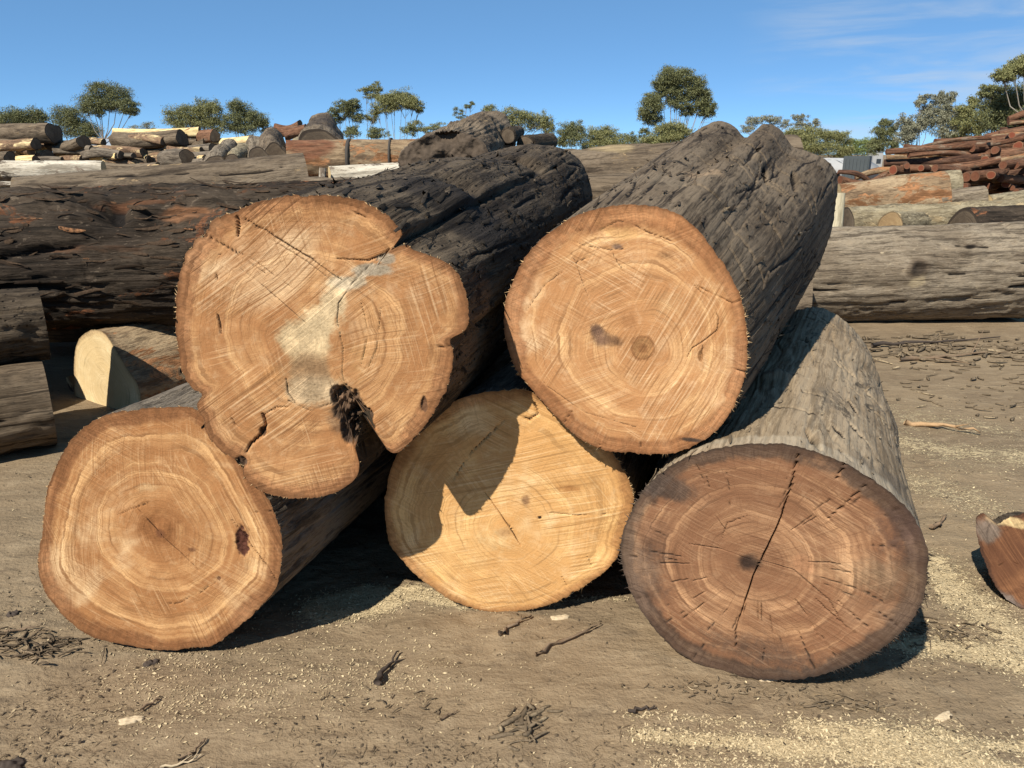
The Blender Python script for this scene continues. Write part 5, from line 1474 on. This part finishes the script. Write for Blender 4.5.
tree('light-green flat-topped pine behind the white van', 862, 70, [(856, 143, 9, 4), (868, 142, 9, 4), (862, 150, 12, 5), (846, 150, 8, 7)], 522, dens=2.0, lm=M_LEAF_P, tm=M_TRUNK_D, name='pine_tree')
tree('dark pointed pine at the tip of the red-brown heap', 888, 64, [(886, 123, 6, 5), (880, 132, 8, 6), (891, 132, 7, 6), (883, 143, 10, 6), (894, 144, 6, 6), (876, 148, 8, 6)], 523, dens=1.9, lm=M_LEAF_D, tm=M_TRUNK_D, name='pine_tree', fork=0.7)
tree('grey-leaved gum tree with wispy crown behind the red-brown heap', 918, 55, [(903, 124, 7, 8), (912, 131, 9, 8), (920, 103, 5, 5), (926, 98, 6, 4), (928, 113, 7, 8), (921, 122, 9, 9), (904, 136, 9, 7)], 524, dens=1.35, lm=M_LEAF_G, fork=0.35, thick=0.6, trunks=2)
tree('taller grey-leaved gum tree beside the wispy one', 945, 55, [(940, 100, 6, 7), (950, 96, 6, 5), (945, 110, 9, 8), (938, 121, 11, 9), (953, 118, 8, 10), (948, 132, 13, 8)], 525, dens=1.4, lm=M_LEAF_G, fork=0.35, thick=0.6, trunks=2)
tree('olive gum tree filling the space next to the dark one', 968, 54, [(966, 110, 8, 7), (975, 104, 7, 6), (965, 122, 11, 9), (978, 125, 9, 10), (968, 134, 13, 6)], 526, dens=1.5, fork=0.35, thick=0.6, trunks=2)
tree('dark shaded gum tree under the high umbrella crown', 1000, 50, [(988, 92, 9, 6), (1001, 96, 10, 9), (992, 108, 11, 10), (1008, 110, 12, 11), (1000, 122, 15, 10), (1020, 100, 10, 14), (1022, 124, 10, 10)], 527, dens=1.8, lm=M_LEAF_D, fork=0.25, thick=0.8, trunks=2)
tree('high umbrella gum crown overtopping the dark shaded tree', 1026, 48, [(1003, 76, 9, 6), (1014, 70, 10, 7), (1024, 64, 11, 8), (1034, 70, 12, 8), (1046, 66, 12, 9)], 528, dens=2.1, fork=0.55, thick=0.8)

# ------------------------------------------------------------------ litter on the ground
rg = np.random.default_rng(900)


def scatter(name, label, n, pts_fn, lmin, lmax, wratio, mat, seed, flat=False):
    r = np.random.default_rng(seed)
    xy = pts_fn(r, n)
    n = len(xy)
    z = ground_z(xy[:, 0], xy[:, 1])
    l = r.uniform(lmin, lmax, n) * r.uniform(0.5, 1, n)
    w = l * r.uniform(*wratio, n)
    t = r.uniform(0, math.pi, n)
    dx = np.stack([np.cos(t), np.sin(t), r.normal(0, 0.25, n)], -1) * l[:, None] * 0.5
    dy = np.stack([-np.sin(t), np.cos(t), r.normal(0, 0.35, n)], -1) * w[:, None] * 0.5
    c = np.column_stack([xy, z + 0.0025 + 0.15 * w])
    up = np.array([0, 0, 1.0]) * (w * 0.4)[:, None]
    V = np.stack([c - dx, c + dy * 1.0, c + dx, c - dy, c + up], 1).reshape(-1, 3)
    b = np.arange(n)[:, None] * 5
    if flat:
        T = b + np.array([[3, 2, 1, 0]])
    else:
        T = np.concatenate([b + np.array([[0, 1, 4]]), b + np.array([[1, 2, 4]]), b + np.array([[2, 3, 4]]), b + np.array([[3, 0, 4]])], 0)[:, ::-1]
    o = mesh_obj(name, V, [T], mat, None, False, {'lv': np.repeat(r.uniform(0, 1, n), 5)})
    return tag(o, label, name.split('_')[-1], kind='stuff')


def lit_area(r, n, use_saw=True, power=1.0):
    """points over the visible yard, denser near the camera"""
    px = r.uniform(-20, 1044, n * 9)
    py = 330 + 440 * r.uniform(0, 1, n * 9) ** 0.75
    d = FW[None] + RT[None] * ((px - CX) / F_PX)[:, None] + UP[None] * ((CY - py) / F_PX)[:, None]
    P = CAMP + d * (-CAM_H / d[:, 2])[:, None]
    xy = P[:, :2] + r.normal(0, 0.01, (len(P), 2))
    xy = xy[xy[:, 1] < 9]
    if use_saw:
        m = saw_mask(xy[:, 0], xy[:, 1])
        xy = xy[r.uniform(0, 1, len(xy)) < np.clip(m, 0, 1) ** power * 0.9 + 0.005]
    else:
        f = fbm(np.column_stack([xy * [2.2, 5.0], np.zeros(len(xy))]), 3, 140)
        xy = xy[r.uniform(0, 1, len(xy)) < sst(-0.05, 0.45, f) * 0.9 + 0.06]
    return xy[:n]


def chip_mat(name, c0, c1):
    n = NT(name)
    f = n.node('ShaderNodeAttribute', {'attribute_name': 'lv'}).outputs['Fac']
    return n.done(n.mix(f, c0, c1), 0.9, None, 0.1)


scatter('sawdust_chips', 'pale sawdust and wood chips strewn in drifts over the earth', 30000, lit_area, 0.004, 0.017, (0.15, 0.5), chip_mat('chips_pale', (0.28, 0.21, 0.12), (0.60, 0.48, 0.29)), 901, True)
scatter('bark_crumbs', 'dark bark crumbs scattered over the bare earth', 3500, lambda r, n: lit_area(r, n, False), 0.004, 0.020, (0.25, 0.7), chip_mat('crumbs_dark', (0.035, 0.026, 0.018), (0.13, 0.095, 0.06)), 902)
scatter('straw_litter', 'thin brown fibre litter lying on the earth', 5000, lambda r, n: lit_area(r, n, False), 0.015, 0.05, (0.04, 0.09), chip_mat('litter_brown', (0.08, 0.055, 0.033), (0.30, 0.22, 0.13)), 903)


def stick(label, pts_px, r, mat, seed, name='stick', cat='stick', lift=0.006, taper=0.3, forks=0):
    q = np.random.default_rng(seed)
    P = []
    for x, y in pts_px:
        g = ground_at(x, y)
        P.append([g[0], g[1], float(ground_z(g[0], g[1])) + r + lift])
    P = np.array(P)
    t = np.linspace(0, len(P) - 1, 10)
    C = np.stack([np.interp(t, np.arange(len(P)), P[:, i]) for i in range(3)], -1)
    C[1:-1] += q.normal(0, r * 0.5, (8, 3))
    rad = np.linspace(1, taper, 10) * r * q.uniform(0.75, 1.2, 10)
    v, f = tube_np(C, rad, 7)
    v += q.normal(0, r * 0.12, v.shape)
    n = len(v)
    V, Q = [v], [f]
    off = n
    for _ in range(forks):
        i = q.integers(3, 8)
        d = C[min(i + 2, 9)] - C[i]
        e = C[i] + d * 1.1 + q.normal(0, 1, 3) * np.linalg.norm(d) * 0.5 + np.array([0, 0, 0.01])
        vv_, ff = tube_np([C[i], (C[i] + e) / 2, e], [rad[i] * 0.7, rad[i] * 0.5, rad[i] * 0.15], 5)
        V.append(vv_); Q.append(ff + off); off += len(vv_)
    caps = [np.array([list(range(7))]), np.array([list(range(n - 7, n))])]
    o = mesh_obj(name, np.vstack(V), [np.vstack(Q)] + caps, mat, None, True)
    return tag(o, label, cat)


M_STICK_D = plain('stick_dark', (0.055, 0.040, 0.030), 0.4, 60, 0.9)
M_STICK_B = plain('stick_brown', (0.17, 0.115, 0.07), 0.4, 60, 0.9)
M_STICK_O = plain('stick_orange', (0.36, 0.23, 0.12), 0.4, 60, 0.9)
M_STICK_P = plain('stick_pale', (0.46, 0.36, 0.23), 0.3, 60, 0.9)
stick('curled black twig on the earth before the amber log', [(377, 684), (384, 672), (392, 662), (399, 653)], 0.011, M_STICK_D, 1, forks=2, taper=0.2)
stick('straight thin brown stick below the straw-yellow log', [(535, 656), (560, 646), (580, 639), (601, 629)], 0.008, M_STICK_B, 2)
stick('short brown stick below the straw-yellow log', [(499, 638), (515, 629), (531, 620)], 0.009, M_STICK_B, 3)
stick('thin pale twig at the bottom of the yard', [(160, 764), (185, 760), (205, 752)], 0.004, M_STICK_P, 4, forks=2)
stick('tangled brown twig near the pale thin twig', [(178, 758), (195, 750), (205, 738)], 0.006, M_STICK_B, 5, forks=3)
stick('thin brown twig on the earth right of the curled black twig', [(440, 722), (450, 716), (458, 712)], 0.004, M_STICK_B, 7)
stick('orange broken splinter lying on sawdust beside the weathered log', [(905, 424), (940, 428), (980, 434)], 0.017, M_STICK_O, 9, forks=1)
stick('bent bark stub sticking out by the weathered log', [(931, 529), (940, 526), (946, 518)], 0.013, M_STICK_B, 10)
stick('long dark strip lying in front of the grey weathered log', [(872, 347), (905, 345), (950, 342), (1000, 338)], 0.018, M_STICK_D, 11)
stick('brown strip of bark on the ground beyond the weathered log', [(900, 360), (950, 357), (1010, 352)], 0.016, M_STICK_B, 12, forks=2)
stick('short dark twig before the weathered split log', [(628, 714), (645, 711), (656, 712)], 0.006, M_STICK_D, 13)
stick('thin dark twig on the earth at far left', [(0, 634), (18, 632), (40, 628)], 0.006, M_STICK_B, 14)
stick('diagonal brown twig below the amber log', [(141, 708), (152, 700), (160, 694)], 0.005, M_STICK_B, 15)


M_BARKBIT = flake_mat('bark_bit', (0.075, 0.054, 0.035), (0.150, 0.108, 0.068), (0.30, 0.22, 0.14))
M_BARKLIT = flake_mat('bark_litter_brown', (0.10, 0.074, 0.047), (0.19, 0.142, 0.090), (0.40, 0.31, 0.19))


def bark_piece(label, px, py, lx, ly, h, mat, seed, rot=0.0, name='bark_piece', cat='bark'):
    q = np.random.default_rng(seed)
    g = ground_at(px, py)
    n, m = 22, 14
    u_, v_ = np.meshgrid(np.linspace(-1, 1, n), np.linspace(-1, 1, m))
    P = np.stack([u_.ravel(), v_.ravel(), np.full(n * m, seed)], -1)
    edge = 1 + 0.35 * fbm(P * 2.2, 3, seed)
    X, Y = u_.ravel() * lx * edge, v_.ravel() * ly * edge * (1 - 0.4 * np.abs(u_.ravel()) ** 2)
    zc = h * (0.5 + 0.9 * fbm(P * 2.6 + 3, 4, seed + 1)) * (1 - 0.75 * np.maximum(np.abs(u_), np.abs(v_)).ravel() ** 3)
    c, s = math.cos(rot), math.sin(rot)
    wx, wy = g[0] + c * X - s * Y, g[1] + s * X + c * Y
    gz = ground_z(wx, wy)
    top = np.stack([wx, wy, gz + 0.004 + np.maximum(zc, 0.001)], -1)
    bot = np.stack([wx, wy, gz - 0.01], -1)
    V = np.vstack([top, bot])
    Q = grid_quads(m, n)
    b = np.concatenate([np.arange(n), np.arange(1, m) * n + n - 1, (m - 1) * n + np.arange(n - 2, -1, -1), np.arange(m - 2, 0, -1) * n])
    k = n * m
    sides = np.stack([b, b + k, np.roll(b, -1) + k, np.roll(b, -1)], -1)
    o = mesh_obj(name, V, [Q, Q[:, ::-1] + k, sides], mat, None, False)
    return tag(o, label, cat)


def bark_clump(label, px, py, rx, ry, n, seed, lmin=0.03, lmax=0.11, w=(0.006, 0.02), h=0.02, rot=0.3, spread=0.5, mat=None, name='bark_clump', cat='bark', kind=None):
    """a loose handful of torn bark strips lying over each other"""
    r = np.random.default_rng(seed)
    g = ground_at(px, py)
    V, Q = [], []
    for i in range(n):
        x, y = g[0] + r.normal(0, rx * 0.5), g[1] + r.normal(0, ry * 0.5)
        t = rot + r.normal(0, spread)
        l, ww = r.uniform(lmin, lmax), r.uniform(*w)
        d, b = np.array([math.cos(t), math.sin(t)]), np.array([-math.sin(t), math.cos(t)])
        z0 = float(ground_z(x, y)) + 0.003 + r.uniform(0, h)
        cu, tl = r.normal(0, 0.25), r.normal(0, 0.10)
        o = len(V)
        for k, (f, wf) in enumerate(((-0.5, 0.5), (-0.17, 1.0), (0.17, 0.9), (0.5, 0.3))):
            c = np.array([x, y]) + d * l * f + b * cu * l * f * f
            zz = max(z0 + tl * l * f + 0.25 * h * math.sin(k * 1.7 + i), float(ground_z(c[0], c[1])) + 0.002)
            V += [[*(c + b * ww * wf * 0.5), zz], [*c, zz + ww * 0.3], [*(c - b * ww * wf * 0.5), zz], [*c, zz - 0.004]]
        for k in range(3):
            for e in range(4):
                Q.append((o + k * 4 + e, o + k * 4 + (e + 1) % 4, o + k * 4 + 4 + (e + 1) % 4, o + k * 4 + 4 + e))
    lv = np.repeat(r.uniform(0, 1, n), 16)
    o = mesh_obj(name, np.array(V), [np.array(Q)], mat or M_BARKBIT, None, True, {'lv': lv})
    return tag(o, label, cat, kind=kind)


bark_clump('ragged dark bark clump on the earth below the straw-yellow log', 527, 724, 0.075, 0.075, 30, 21, 0.02, 0.09, (0.006, 0.022), 0.007, 0.7, 0.7, M_BARKLIT)
bark_clump('shredded bark strewn before the grey weathered log', 950, 350, 1.5, 0.6, 240, 41, 0.03, 0.22, (0.012, 0.05), 0.012, 0.05, 0.6, M_BARKLIT, kind='stuff', name='bark_litter', cat='bark')
bark_clump('thin bark litter strewn beside the weathered split log', 985, 390, 1.0, 0.8, 110, 42, 0.02, 0.13, (0.006, 0.024), 0.008, 0.0, 0.8, M_BARKLIT, kind='stuff', name='bark_litter', cat='bark')
bark_clump('loose fibre scraps below the pale wood chips', 720, 688, 0.22, 0.05, 60, 43, 0.008, 0.03, (0.003, 0.009), 0.006, 0.0, 0.8, kind='stuff', name='bark_litter', cat='bark', mat=M_BARKLIT)
bark_clump('fine root and bark scraps under the curled black twig', 375, 700, 0.24, 0.12, 30, 44, 0.01, 0.035, (0.003, 0.008), 0.008, 0.2, 0.9, kind='stuff', name='bark_litter', cat='bark', mat=M_BARKLIT)
bark_piece('small pale wood chip lying before the straw-yellow log', 560, 619, 0.030, 0.014, 0.008, M_STICK_P, 22, 0.1, 'wood_chip', 'wood chip')
bark_clump('reddish clump of bark fibre left of the amber log', 26, 645, 0.20, 0.07, 90, 23, 0.02, 0.09, (0.004, 0.012), 0.014, 0.1, 0.8)
bark_piece('pale flat wood chip below the amber log', 130, 716, 0.032, 0.014, 0.006, M_STICK_P, 24, 0.3, 'wood_chip', 'wood chip')
bark_piece('white curled bark scrap stuck at the foot of the split log', 769, 677, 0.030, 0.010, 0.022, M_STICK_P, 25, 0.0)
bark_piece('little dark bark lump near the reddish clump', 150, 658, 0.022, 0.014, 0.012, M_STICK_D, 26, 0.5)
bark_piece('dark bark lump in the bottom corner of the yard', 4, 766, 0.04, 0.03, 0.02, M_STICK_D, 27, 0.5)
0 and bark_piece('brown bark crumb heap below the curled black twig', 385, 742, 0.04, 0.025, 0.02, M_STICK_B, 28, 0.2)
bark_piece('dark bark scrap at the shaded edge of the amber log', 12, 612, 0.02, 0.02, 0.016, M_STICK_D, 29, 0.2)
bark_piece('pale chip on the sawdust beside the split log', 945, 712, 0.026, 0.012, 0.006, M_STICK_P, 30, 0.4, 'wood_chip', 'wood chip')
bark_clump('brown bark scraps on sawdust below the split log', 850, 700, 0.14, 0.03, 26, 31, 0.02, 0.06, (0.004, 0.010), 0.008, 0.0, 0.6, M_BARKLIT, kind='stuff', name='bark_litter')
bark_clump('brown fibre clump on sawdust between split log and round', 950, 628, 0.20, 0.09, 70, 32, 0.015, 0.07, (0.003, 0.008), 0.008, -0.3, 0.9, M_BARKLIT, kind='stuff', name='bark_litter')


# ------------------------------------------------------------------ put every thing's origin at its own base
from mathutils import Matrix
done_mesh = set()
for o in list(COL.objects):
    if o.parent or o.get('kind') or o.type not in ('MESH', 'EMPTY') or tuple(o.location) != (0, 0, 0):
        continue
    kids = [c for c in COL.objects if c.parent == o]
    src = o if o.type == 'MESH' else kids[0]
    co = np.empty(len(src.data.vertices) * 3, np.float32)
    src.data.vertices.foreach_get('co', co)
    co = co.reshape(-1, 3)
    base = Vector((float(co[:, 0].mean()), float(co[:, 1].mean()), float(co[:, 2].min())))
    T = Matrix.Translation(-base)
    for w in ([o] if o.type == 'MESH' else []) + kids:
        w.data.transform(T)
    o.location = base
